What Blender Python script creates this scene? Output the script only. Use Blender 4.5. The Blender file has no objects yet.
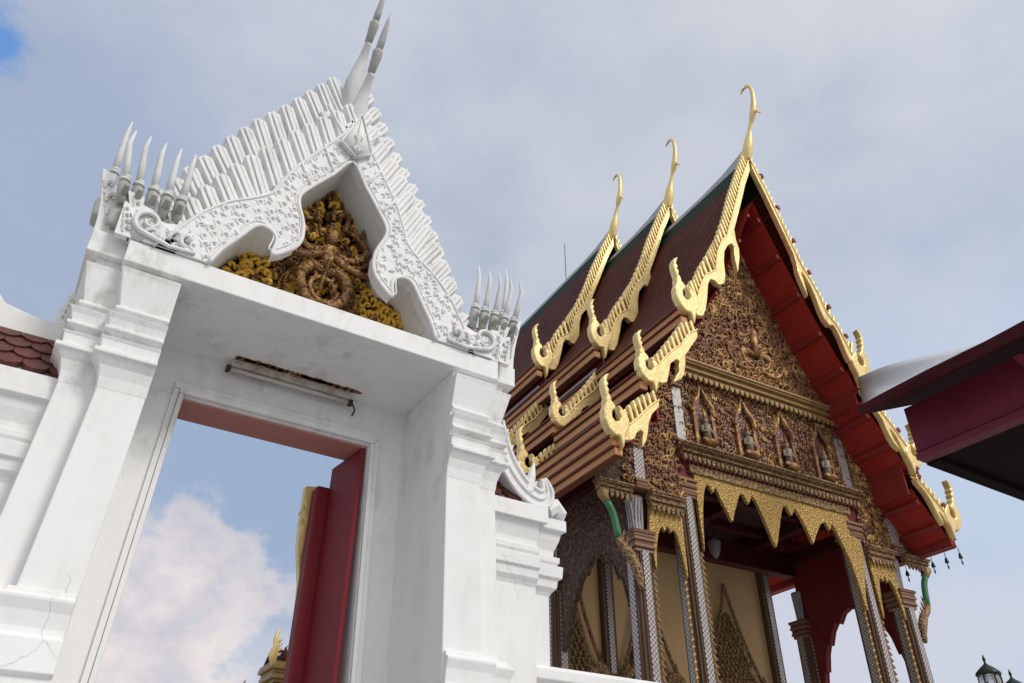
import bpy, math, random
from mathutils import Matrix, Vector
random.seed(7)
sc = bpy.context.scene
COL = sc.collection
PI = math.pi
rad = math.radians

# ------------------------------------------------------------------ camera, world, sun, exposure
cam_d = bpy.data.cameras.new('camera')
cam_d.sensor_width = 36.0
cam_d.lens = 28.125
cam_d.clip_end = 5000
cam_o = bpy.data.objects.new('camera', cam_d)
COL.objects.link(cam_o)
CM = Matrix(((0.850115, -0.299146, -0.433379, 0.0),
             (-0.526577, -0.475565, -0.704666, 0.0),
             (0.004698, 0.827254, -0.561808, 1.6),
             (0, 0, 0, 1)))
cam_o.matrix_world = CM
sc.camera = cam_o

SUN_EL, SUN_AZ = 40.0, 160.0        # azimuth the light comes from, clockwise from +Y
world = bpy.data.worlds.new('World')
sc.world = world
world.use_nodes = True
WN, WL = world.node_tree.nodes, world.node_tree.links
WN.clear()
w_out = WN.new('ShaderNodeOutputWorld')
w_bg = WN.new('ShaderNodeBackground')
w_bg.inputs['Strength'].default_value = 0.1
WL.new(w_bg.outputs[0], w_out.inputs[0])
sky = WN.new('ShaderNodeTexSky')
sky.sky_type = 'NISHITA'
sky.sun_disc = False
sky.sun_elevation = rad(SUN_EL)
sky.sun_rotation = rad(SUN_AZ)
sky.air_density = 1.0
sky.dust_density = 2.0
w_tc = WN.new('ShaderNodeTexCoord')


def wmath(op, a, b=None, clamp=False):
    n = WN.new('ShaderNodeMath'); n.operation = op; n.use_clamp = clamp
    for i, v in enumerate((a, b)):
        if v is None: continue
        if isinstance(v, (int, float)): n.inputs[i].default_value = v
        else: WL.new(v, n.inputs[i])
    return n.outputs[0]


def wnoise(scale, detail, rough, stretch=(1, 1, 1), off=(0, 0, 0)):
    mp = WN.new('ShaderNodeMapping')
    mp.inputs['Scale'].default_value = stretch
    mp.inputs['Location'].default_value = off
    WL.new(w_tc.outputs['Generated'], mp.inputs[0])
    n = WN.new('ShaderNodeTexNoise')
    n.inputs['Scale'].default_value = scale
    n.inputs['Detail'].default_value = detail
    n.inputs['Roughness'].default_value = rough
    WL.new(mp.outputs[0], n.inputs['Vector'])
    return n.outputs['Fac']


def wramp(fac, stops):
    n = WN.new('ShaderNodeValToRGB')
    r = n.color_ramp
    while len(r.elements) < len(stops): r.elements.new(0.5)
    for e, (p, c) in zip(r.elements, stops):
        e.position = p; e.color = (c[0], c[1], c[2], 1)
    WL.new(fac, n.inputs[0])
    return n.outputs[0]


def wmix(fac, a, b):
    n = WN.new('ShaderNodeMix'); n.data_type = 'RGBA'
    if isinstance(fac, (int, float)): n.inputs[0].default_value = fac
    else: WL.new(fac, n.inputs[0])
    for s, v in ((6, a), (7, b)):
        if isinstance(v, tuple): n.inputs[s].default_value = (v[0], v[1], v[2], 1)
        else: WL.new(v, n.inputs[s])
    return n.outputs[2]


def wblob(d, inner, outer, wob=0.0, wob_fac=None):
    """1 inside a cone around direction d, falling to 0: a patch of cloud standing at one place of the sky"""
    n = WN.new('ShaderNodeVectorMath'); n.operation = 'DOT_PRODUCT'
    WL.new(w_tc.outputs['Generated'], n.inputs[0])
    n.inputs[1].default_value = Vector(d).normalized()
    v = n.outputs['Value']
    v = wmath('ARCCOSINE', v)
    if wob_fac is not None:
        v = wmath('ADD', v, wmath('MULTIPLY', wmath('SUBTRACT', wob_fac, 0.5), wob))
    m = WN.new('ShaderNodeMapRange'); m.interpolation_type = 'SMOOTHSTEP'
    WL.new(v, m.inputs[0])
    m.inputs[1].default_value = rad(outer); m.inputs[2].default_value = rad(inner)
    m.inputs[3].default_value = 0; m.inputs[4].default_value = 1
    return m.outputs[0]


n_big = wnoise(2.2, 6, 0.52, (1, 1, 1.6), (3.1, 0.4, 1.7))
n_mid = wnoise(5.0, 7, 0.55, (1, 1, 1.8), (0.3, 2.4, 0.9))
n_fine = wnoise(9.0, 8, 0.6, (1, 1, 1.3), (5.3, 1.1, 2.2))
# high thin overcast: lilac grey with paler veils
veil = wramp(n_big, [(0.34, (4.0, 4.75, 6.05)), (0.48, (4.95, 5.5, 6.6)), (0.64, (6.1, 6.4, 7.2))])
veil = wmix(wramp(n_mid, [(0.42, (0, 0, 0)), (0.68, (0.55, 0.55, 0.55))]), veil, (6.5, 6.8, 7.6))
# the clear blue showing through near the horizon and in a small hole
SKYK = WN.new('ShaderNodeVectorMath'); SKYK.operation = 'SCALE'
WL.new(sky.outputs[0], SKYK.inputs[0]); SKYK.inputs['Scale'].default_value = 0.75
lowblue = wmath('MULTIPLY', wblob((0.84, 0.43, 0.30), 4, 26, 0.25, n_mid), 0.62)
doorblue = wmath('MULTIPLY', wblob((0.22, 0.885, 0.43), 5, 17, 0.25, n_mid), 0.92)
leftblue = wmath('MULTIPLY', wblob((-0.10, 0.80, 0.58), 4, 26, 0.35, n_mid), 0.80)
hole = wblob((-0.182, 0.700, 0.692), 0.3, 2.1, 0.16, n_fine)
blue = wmix(0.5, SKYK.outputs[0], (2.9, 4.0, 6.1))
col = wmix(lowblue, veil, (5.1, 6.5, 8.5))
col = wmix(doorblue, col, (3.2, 4.35, 6.2))
col = wmix(leftblue, col, (3.55, 4.35, 6.05))
col = wmix(hole, col, (1.5, 3.3, 7.0))
# low banks of cumulus with a rosy tint, heaped up from the horizon
bank = wblob((0.135, 0.955, 0.205), 6.0, 9.8, 0.45, n_fine)
cum = wramp(n_fine, [(0.36, (5.9, 5.75, 6.45)), (0.58, (8.7, 7.95, 7.75))])
col = wmix(wmath('MULTIPLY', bank, 0.95), col, cum)
bank2 = wblob((0.80, 0.57, 0.16), 3, 14, 0.4, n_fine)
col = wmix(wmath('MULTIPLY', bank2, 0.8), col, (6.6, 6.7, 7.6))
glow = wblob((0.22, -0.72, 0.62), 8, 78)
col = wmix(wmath('MULTIPLY', glow, 0.85), col, (12.5, 12.0, 11.4))
final = wmix(0.93, SKYK.outputs[0], col)
WL.new(final, w_bg.inputs['Color'])

sun_d = bpy.data.lights.new('sun', 'SUN')
sun_d.energy = 1.5
sun_d.angle = rad(17)
sun_d.color = (1.0, 0.96, 0.90)
sun_o = bpy.data.objects.new('sun', sun_d)
COL.objects.link(sun_o)
sd = Vector((math.sin(rad(SUN_AZ)) * math.cos(rad(SUN_EL)), math.cos(rad(SUN_AZ)) * math.cos(rad(SUN_EL)), math.sin(rad(SUN_EL))))
sun_o.rotation_euler = (-sd).to_track_quat('-Z', 'Y').to_euler()

vs = sc.view_settings
vs.view_transform = 'Standard'
vs.look = 'None'
vs.exposure = 0.03
vs.gamma = 1.0
vs.use_curve_mapping = False

# ------------------------------------------------------------------ materials
MATS = {}


class NT:
    def __init__(self, name, rough=0.6, metal=0.0, spec=0.4):
        self.m = bpy.data.materials.new(name)
        self.m.use_nodes = True
        self.n, self.l = self.m.node_tree.nodes, self.m.node_tree.links
        self.b = self.n['Principled BSDF']
        self.b.inputs['Roughness'].default_value = rough
        self.b.inputs['Metallic'].default_value = metal
        self.b.inputs['Specular IOR Level'].default_value = spec
        self.tc = self.n.new('ShaderNodeTexCoord')
        MATS[name] = self.m

    def put(self, v, sock):
        if isinstance(v, (int, float)): sock.default_value = v
        elif isinstance(v, tuple): sock.default_value = v if len(v) == len(sock.default_value) else (v[0], v[1], v[2], 1)
        else: self.l.new(v, sock)

    def co(self, scale=(1, 1, 1), uv=False, rot=(0, 0, 0)):
        mp = self.n.new('ShaderNodeMapping')
        mp.inputs['Scale'].default_value = scale
        mp.inputs['Rotation'].default_value = rot
        self.l.new(self.tc.outputs['UV' if uv else 'Object'], mp.inputs[0])
        return mp.outputs[0]

    def noise(self, scale, detail=5, rough=0.55, vec=None):
        n = self.n.new('ShaderNodeTexNoise')
        n.inputs['Scale'].default_value = scale
        n.inputs['Detail'].default_value = detail
        n.inputs['Roughness'].default_value = rough
        self.l.new(vec if vec is not None else self.co(), n.inputs['Vector'])
        return n.outputs['Fac']

    def voro(self, scale, feature='F1', vec=None, rnd=1.0):
        n = self.n.new('ShaderNodeTexVoronoi')
        n.feature = feature
        n.inputs['Scale'].default_value = scale
        n.inputs['Randomness'].default_value = rnd
        self.l.new(vec if vec is not None else self.co(), n.inputs['Vector'])
        return n.outputs['Distance']

    def math(self, op, a, b=0.0, clamp=False):
        n = self.n.new('ShaderNodeMath'); n.operation = op; n.use_clamp = clamp
        self.put(a, n.inputs[0]); self.put(b, n.inputs[1])
        return n.outputs[0]

    def ramp(self, fac, stops):
        n = self.n.new('ShaderNodeValToRGB'); r = n.color_ramp
        while len(r.elements) < len(stops): r.elements.new(0.5)
        for e, (p, c) in zip(r.elements, stops):
            e.position = p
            e.color = (c, c, c, 1) if isinstance(c, (int, float)) else (c[0], c[1], c[2], 1)
        self.put(fac, n.inputs[0])
        return n.outputs[0]

    def mix(self, fac, a, b):
        n = self.n.new('ShaderNodeMix'); n.data_type = 'RGBA'
        self.put(fac, n.inputs[0]); self.put(a, n.inputs[6]); self.put(b, n.inputs[7])
        return n.outputs[2]

    def sep(self, vec):
        n = self.n.new('ShaderNodeSeparateXYZ'); self.l.new(vec, n.inputs[0]); return n.outputs

    def color(self, v): self.put(v, self.b.inputs['Base Color']); return self

    def rough(self, v): self.put(v, self.b.inputs['Roughness']); return self

    def bump(self, h, strength=0.3, dist=0.01):
        n = self.n.new('ShaderNodeBump')
        n.inputs['Strength'].default_value = strength
        n.inputs['Distance'].default_value = dist
        self.l.new(h, n.inputs['Height'])
        self.l.new(n.outputs[0], self.b.inputs['Normal'])
        return self


def mat_plaster(name, base, dirt, amount, crack=True, band=None):
    t = NT(name, 0.62, 0, 0.35)
    big = t.noise(1.3, 4, 0.6)
    streak = t.noise(7.0, 6, 0.65, t.co((1, 1, 0.16)))
    blot = t.noise(5.0, 7, 0.7)
    d = t.math('MULTIPLY', t.ramp(streak, [(0.46, 0), (0.72, 1)]), t.ramp(blot, [(0.36, 0), (0.62, 1)]))
    d = t.math('MULTIPLY', d, amount)
    c = t.mix(t.math('MULTIPLY', big, 0.5), base, tuple(x * 0.93 for x in base))
    c = t.mix(d, c, dirt)
    if band:        # old rain grime that has settled on the mouldings between these heights
        z = t.sep(t.co())[2]
        m1 = t.n.new('ShaderNodeMapRange'); m1.interpolation_type = 'SMOOTHSTEP'; t.l.new(z, m1.inputs[0]); m1.inputs[1].default_value = band[0]; m1.inputs[2].default_value = band[1]
        m2 = t.n.new('ShaderNodeMapRange'); m2.interpolation_type = 'SMOOTHSTEP'; t.l.new(z, m2.inputs[0]); m2.inputs[1].default_value = band[3]; m2.inputs[2].default_value = band[2]
        g1 = t.math('MULTIPLY', t.ramp(t.noise(9, 7, 0.72, t.co((1, 1, 0.55))), [(0.48, 0), (0.66, 1)]), t.ramp(t.noise(2.3, 3, 0.5), [(0.42, 0), (0.62, 1)]))
        c = t.mix(t.math('MULTIPLY', t.math('MULTIPLY', g1, t.math('MULTIPLY', m1.outputs[0], m2.outputs[0])), 0.50), c, (0.36, 0.35, 0.31))
    # peppered specks of mould
    sp = t.ramp(t.noise(42, 3, 0.6), [(0.69, 0), (0.76, 1)])
    spm = t.ramp(t.noise(2.6, 3, 0.6), [(0.5, 0), (0.68, 1)])
    c = t.mix(t.math('MULTIPLY', t.math('MULTIPLY', sp, spm), 0.55), c, (0.20, 0.19, 0.17))
    fine = t.noise(55, 6, 0.6)
    wave = t.noise(4, 3, 0.5)
    h = t.math('ADD', t.math('MULTIPLY', fine, 0.25), wave)
    if crack:
        jit = t.n.new('ShaderNodeVectorMath'); jit.operation = 'ADD'
        nz = t.n.new('ShaderNodeTexNoise'); nz.inputs['Scale'].default_value = 3.0; nz.inputs['Detail'].default_value = 6
        t.l.new(t.co(), nz.inputs['Vector'])
        sc_ = t.n.new('ShaderNodeVectorMath'); sc_.operation = 'SCALE'; sc_.inputs['Scale'].default_value = 0.35
        t.l.new(nz.outputs['Color'], sc_.inputs[0])
        t.l.new(t.co((1, 1, 1)), jit.inputs[0]); t.l.new(sc_.outputs[0], jit.inputs[1])
        cr = t.voro(1.15, 'DISTANCE_TO_EDGE', jit.outputs[0])
        line = t.ramp(cr, [(0.0, 1), (0.0028, 0)])
        msk = t.ramp(t.noise(1.7, 2, 0.5), [(0.60, 0), (0.66, 1)])
        k = t.math('MULTIPLY', line, msk)
        c = t.mix(t.math('MULTIPLY', k, 0.4), c, (0.3, 0.29, 0.27))
        h = t.math('SUBTRACT', h, t.math('MULTIPLY', k, 1.2))
    t.color(c).bump(h, 0.35, 0.012)
    return t.m


WHITE = mat_plaster('white_plaster', (0.845, 0.85, 0.845), (0.50, 0.49, 0.46), 0.34, True, (3.15, 3.5, 4.25, 4.5))
CARVED = mat_plaster('white_stucco', (0.82, 0.825, 0.82), (0.50, 0.49, 0.46), 0.7, False)
t = NT('fine_stucco_relief', 0.62, 0, 0.35)
v1 = t.voro(46, 'SMOOTH_F1'); n1 = t.noise(34, 4, 0.7); n2 = t.noise(6, 4, 0.6)
hh = t.math('ADD', v1, t.math('MULTIPLY', n1, 0.7))
t.color(t.mix(t.math('MULTIPLY', t.ramp(n2, [(0.45, 0), (0.7, 1)]), 0.45), (0.80, 0.805, 0.80), (0.62, 0.61, 0.59))).bump(hh, 0.30, 0.012)
STUCCOFINE = t.m
MOULDY = mat_plaster('mouldy_stucco', (0.44, 0.44, 0.41), (0.13, 0.13, 0.11), 1.0, False)
MOULDY_LIGHT = mat_plaster('grey_stucco', (0.52, 0.53, 0.53), (0.26, 0.26, 0.25), 1.0, False)
WASHED = mat_plaster('weathered_stucco', (0.70, 0.71, 0.71), (0.42, 0.42, 0.41), 0.9, False)


def simple(name, base, rough=0.6, metal=0.0, var=0.25, scale=6, bump=0.2, spec=0.4, bscale=30):
    t = NT(name, rough, metal, spec)
    n = t.noise(scale, 6, 0.6)
    c = t.mix(n, tuple(x * (1 - var) for x in base), tuple(min(1, x * (1 + var)) for x in base))
    t.color(c)
    if bump: t.bump(t.noise(bscale, 5, 0.6), bump, 0.01)
    return t.m


t = NT('gold_leaf', 0.30, 0.30, 0.6)
n1 = t.noise(5, 5, 0.6); n2 = t.noise(3.2, 7, 0.7, t.co((1, 1, 0.4))); n3 = t.noise(26, 4, 0.6)
c = t.mix(n1, (0.84, 0.60, 0.225), (0.96, 0.76, 0.36))
c = t.mix(t.math('MULTIPLY', t.ramp(n2, [(0.52, 0), (0.70, 1)]), 0.6), c, (0.36, 0.235, 0.085))
c = t.mix(t.math('MULTIPLY', t.ramp(n3, [(0.60, 0), (0.72, 1)]), 0.35), c, (0.30, 0.19, 0.07))
t.color(c).bump(t.math('ADD', n3, n1), 0.35, 0.02)
GOLD = t.m
GOLD_DULL = simple('aged_gold', (0.34, 0.215, 0.090), 0.5, 0.2, 0.6, 9, 0.4)
GOLD_MID = simple('worn_gold', (0.62, 0.43, 0.15), 0.45, 0.2, 0.35, 9, 0.3)
t = NT('gilded_carving', 0.42, 0.25)
n1 = t.noise(6, 5, 0.7); n2 = t.noise(1.4, 3, 0.6)
c = t.ramp(n1, [(0.34, (0.125, 0.048, 0.026)), (0.5, (0.34, 0.175, 0.065)), (0.64, (0.82, 0.55, 0.20))])
c = t.mix(t.ramp(n2, [(0.42, 0), (0.6, 0.7)]), c, (0.205, 0.085, 0.050))
t.color(c).bump(t.noise(40, 5, 0.65), 0.4, 0.02)
GILT = t.m
t = NT('dark_glass_ground', 0.3, 0.0, 0.6)
v = t.voro(22, 'F1'); n1 = t.noise(9, 5, 0.7)
c = t.ramp(n1, [(0.36, (0.075, 0.030, 0.026)), (0.56, (0.185, 0.066, 0.042)), (0.70, (0.42, 0.25, 0.085))])
t.color(c).bump(v, 0.7, 0.03)
GROUND_RED = t.m
t = NT('carved_wood', 0.5, 0.1)
v = t.voro(24, 'F1'); n1 = t.noise(22, 6, 0.7)
h = t.math('ADD', v, t.math('MULTIPLY', n1, 0.6))
c = t.ramp(h, [(0.40, (0.085, 0.042, 0.027)), (0.7, (0.20, 0.105, 0.055)), (0.95, (0.40, 0.26, 0.11))])
t.color(c).bump(h, 0.8, 0.04)
WOODCARVE = t.m
t = NT('dark_carved_wood', 0.6, 0.0)
v = t.voro(15, 'SMOOTH_F1'); n1 = t.noise(12, 5, 0.65)
h = t.math('ADD', v, t.math('MULTIPLY', n1, 0.6))
c = t.ramp(h, [(0.45, (0.050, 0.024, 0.017)), (0.75, (0.095, 0.048, 0.031)), (1.0, (0.17, 0.10, 0.055))])
t.color(c).bump(h, 0.8, 0.05)
DARKCARVE = t.m
t = NT('gold_mosaic', 0.36, 0.3)
v = t.voro(26, 'F1'); n1 = t.noise(3, 4, 0.6)
c = t.mix(v, (0.56, 0.37, 0.115), (0.22, 0.125, 0.035))
c = t.mix(t.math('MULTIPLY', n1, 0.5), c, (0.5, 0.3, 0.08))
t.color(c).bump(t.math('ADD', v, t.noise(18, 4)), 0.7, 0.03)
GOLDMOSAIC = t.m
t = NT('bronze_paint', 0.42, 0.25)
n1 = t.noise(13, 6, 0.7); n2 = t.noise(48, 4, 0.65); v1 = t.voro(60, 'F1')
c = t.ramp(n1, [(0.30, (0.070, 0.030, 0.014)), (0.5, (0.20, 0.098, 0.038)), (0.68, (0.40, 0.22, 0.080))])
c = t.mix(t.ramp(n2, [(0.56, 0), (0.68, 0.85)]), c, (0.78, 0.47, 0.12))
t.color(c).bump(t.math('ADD', n2, v1), 0.6, 0.012)
BRONZE = t.m
YELLOWGOLD = simple('yellow_gold', (0.86, 0.48, 0.07), 0.38, 0.25, 0.35, 8, 0.3)
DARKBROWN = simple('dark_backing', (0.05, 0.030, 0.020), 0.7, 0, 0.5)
MAROON = simple('maroon_paint', (0.160, 0.018, 0.021), 0.5, 0, 0.3, 3, 0.1, 0.3)
MAROON_DK = simple('dark_maroon_timber', (0.058, 0.015, 0.018), 0.9, 0, 0.35, 4, 0.2, 0.03)
MAROON_IN = simple('dimmed_maroon', (0.060, 0.010, 0.011), 0.6, 0, 0.3, 3, 0.1, 0.2)  # porch beams: maroon with the dim interior's shade put into the colour
PAVRED = simple('pavilion_maroon', (0.150, 0.017, 0.034), 0.5, 0, 0.35, 3, 0.15, 0.25)
REDWOOD = simple('red_lacquer', (0.23, 0.027, 0.021), 0.55, 0, 0.25, 5, 0.15, 0.25)
DOORRED = simple('door_red_paint', (0.200, 0.015, 0.024), 0.55, 0, 0.14, 2.2, 0.08, 0.25)
PINK = simple('pink_reveal', (0.46, 0.185, 0.155), 0.7, 0, 0.14, 4, 0.2)  # pinkish tone for the underside of the doorway head
t = NT('teak_fascia', 0.45)
n1 = t.noise(5, 5, 0.6, t.co((1.5, 0.12, 2.0)))
t.color(t.ramp(n1, [(0.3, (0.42, 0.175, 0.062)), (0.7, (0.70, 0.340, 0.130))])).bump(n1, 0.1, 0.01)
TEAK = t.m
BLACKTIMBER = simple('black_timber', (0.013, 0.005, 0.006), 0.8, 0, 0.3, 4, 0.1, 0.1)  # near-black base colour for the boards under the pavilion eave
TEAK_DK = simple('dark_teak', (0.16, 0.050, 0.024), 0.5, 0, 0.3)
GREEN = simple('green_glaze', (0.05, 0.19, 0.085), 0.35, 0, 0.35, 9, 0.2)
TAN = simple('ochre_wall', (0.72, 0.48, 0.245), 0.75, 0, 0.14, 1.2, 0.12)
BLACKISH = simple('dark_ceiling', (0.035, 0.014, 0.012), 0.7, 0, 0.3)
GREYCAP = simple('ridge_mortar', (0.42, 0.43, 0.44), 0.75, 0, 0.2, 6, 0.3)
GREENMETAL = simple('dark_green_iron', (0.018, 0.032, 0.028), 0.4, 0.3, 0.3, 9, 0.1)
t = NT('tube_housing', 0.6)
n1 = t.noise(9, 6, 0.7)
t.color(t.ramp(n1, [(0.48, (0.52, 0.50, 0.47)), (0.62, (0.38, 0.27, 0.18)), (0.72, (0.18, 0.08, 0.04))]))
TUBEMAT = t.m
RUST = simple('rust', (0.22, 0.09, 0.035), 0.85, 0, 0.5, 30, 0.5)
SHEET = simple('grey_metal_sheet', (0.52, 0.53, 0.55), 0.5, 0.1, 0.12, 0.8, 0.05)
OCHRE = simple('ochre_paint', (0.66, 0.47, 0.19), 0.6, 0, 0.3, 8, 0.3)
TREEGREEN = simple('leaf_green', (0.06, 0.10, 0.03), 0.6, 0, 0.4)

# roof tiles of the hall: small overlapping scales along the slope (u along the ridge, v down the slope)
def tiles(name, ca, cb, cell, wob=0.35, bmp=0.5, mort=0.25):
    t = NT(name, 0.72, 0, 0.10)
    uv = t.co((1 / cell, 1 / cell, 1), True)
    b = t.n.new('ShaderNodeTexBrick')
    b.inputs['Scale'].default_value = 1.0
    b.inputs['Brick Width'].default_value = 1.0
    b.inputs['Row Height'].default_value = 1.0
    b.inputs['Mortar Size'].default_value = 0.07
    b.inputs['Mortar Smooth'].default_value = 0.5
    b.inputs['Color1'].default_value = (*ca, 1); b.inputs['Color2'].default_value = (*cb, 1)
    b.inputs['Mortar'].default_value = (ca[0] * mort, ca[1] * mort, ca[2] * mort, 1)
    t.l.new(uv, b.inputs['Vector'])
    s = t.sep(uv)
    saw = t.math('FRACT', s[1])
    n1 = t.ramp(t.noise(1.6, 7, 0.7), [(0.35, 0), (0.7, 1)])
    c = t.mix(t.math('MULTIPLY', n1, wob), b.outputs['Color'], tuple(x * 0.45 for x in ca))
    h = t.math('SUBTRACT', saw, t.math('MULTIPLY', b.outputs['Fac'], 0.6))
    t.color(c).bump(h, bmp, 0.03)
    return t.m


TILE_RED = tiles('maroon_roof_tiles', (0.088, 0.020, 0.012), (0.130, 0.031, 0.018), 0.11, 0.6, 0.8)
TILE_GREEN = tiles('green_roof_tiles', (0.013, 0.034, 0.022), (0.020, 0.046, 0.030), 0.11)
REDPLANK = tiles('red_soffit_boards', (0.42, 0.042, 0.030), (0.37, 0.036, 0.026), 0.10, 0.3, 0.25, 0.6)
SHEETRIB = NT('ribbed_grey_sheet', 0.5, 0.1)
u_ = SHEETRIB.sep(SHEETRIB.co((5, 5, 1), True))
SHEETRIB.color(SHEETRIB.mix(SHEETRIB.noise(0.6, 5, 0.6), (0.46, 0.47, 0.49), (0.60, 0.61, 0.63))).bump(SHEETRIB.math('SINE', SHEETRIB.math('MULTIPLY', u_[0], 6.28)), 0.25, 0.03)
SHEETRIB = SHEETRIB.m

FIGWHITE = simple('pale_figure_paint', (0.29, 0.235, 0.18), 0.5, 0, 0.35, 14)
# silver glass mosaic: white lozenges in a dark lattice, laid on every upright face
t = NT('silver_glass_mosaic', 0.25, 0.15, 0.6)
o = t.sep(t.co())
u = t.math('MULTIPLY', t.math('ADD', o[0], o[1]), 13.0)
v = t.math('MULTIPLY', o[2], 13.0)
a1 = t.math('ABSOLUTE', t.math('SUBTRACT', t.math('FRACT', t.math('ADD', u, v)), 0.5))
a2 = t.math('ABSOLUTE', t.math('SUBTRACT', t.math('FRACT', t.math('SUBTRACT', u, v)), 0.5))
mx = t.math('MAXIMUM', a1, a2)
loz = t.ramp(mx, [(0.31, 1), (0.40, 0)])
heart = t.ramp(mx, [(0.09, 1), (0.14, 0)])
c = t.mix(loz, (0.105, 0.072, 0.060), (0.60, 0.565, 0.55))
c = t.mix(heart, c, (0.24, 0.19, 0.22))
c = t.mix(t.ramp(t.noise(3, 4, 0.6), [(0.45, 0), (0.8, 0.5)]), c, (0.25, 0.2, 0.2))
t.color(c).bump(mx, 0.5, 0.01)
MOSAIC = t.m
SILVER = simple('silver_glass', (0.47, 0.46, 0.46), 0.3, 0.3, 0.4, 14, 0.4, 0.5, 25)
t = NT('redgold_bands', 0.45, 0.1)
o = t.sep(t.co())
w = t.math('FRACT', t.math('MULTIPLY', o[2], 11))
t.color(t.mix(t.ramp(w, [(0.45, 0), (0.55, 1)]), (0.165, 0.060, 0.045), (0.27, 0.165, 0.085))).bump(w, 0.4, 0.02)
REDGOLD = t.m
t = NT('column_corner', 0.45, 0.1)
o = t.sep(t.co())
w = t.math('FRACT', t.math('MULTIPLY', o[2], 30))
n1 = t.noise(20, 4, 0.6, t.co((1, 1, 0.3)))
t.color(t.mix(t.math('MULTIPLY', t.ramp(w, [(0.5, 0), (0.6, 1)]), n1), (0.085, 0.046, 0.028), (0.22, 0.135, 0.068))).bump(w, 0.3, 0.015)
COLCORNER = t.m
t = NT('paving', 0.8)
b = t.n.new('ShaderNodeTexBrick'); b.offset = 0.0
b.inputs['Scale'].default_value = 1.0; b.inputs['Brick Width'].default_value = 0.6; b.inputs['Row Height'].default_value = 0.6
b.inputs['Mortar Size'].default_value = 0.008
b.inputs['Color1'].default_value = (0.42, 0.41, 0.39, 1); b.inputs['Color2'].default_value = (0.36, 0.35, 0.34, 1); b.inputs['Mortar'].default_value = (0.2, 0.19, 0.18, 1)
t.l.new(t.co(), b.inputs['Vector'])
t.color(t.mix(t.math('MULTIPLY', t.noise(0.5, 5, 0.6), 0.5), b.outputs['Color'], (0.28, 0.27, 0.26)))
PAVING = t.m
t = NT('clear_lamp_glass', 0.08, 0)
t.color((0.8, 0.82, 0.82)); t.b.inputs['Transmission Weight'].default_value = 0.75
GLASS = t.m
t = NT('clay_tiles', 0.55)
n1 = t.noise(7, 6, 0.65); n2 = t.noise(30, 4, 0.6)
t.color(t.mix(t.ramp(n2, [(0.55, 0), (0.75, 0.7)]), t.ramp(n1, [(0.3, (0.058, 0.018, 0.013)), (0.7, (0.16, 0.042, 0.025))]), (0.10, 0.07, 0.05))).bump(n2, 0.3, 0.01)
CLAY = t.m


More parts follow.
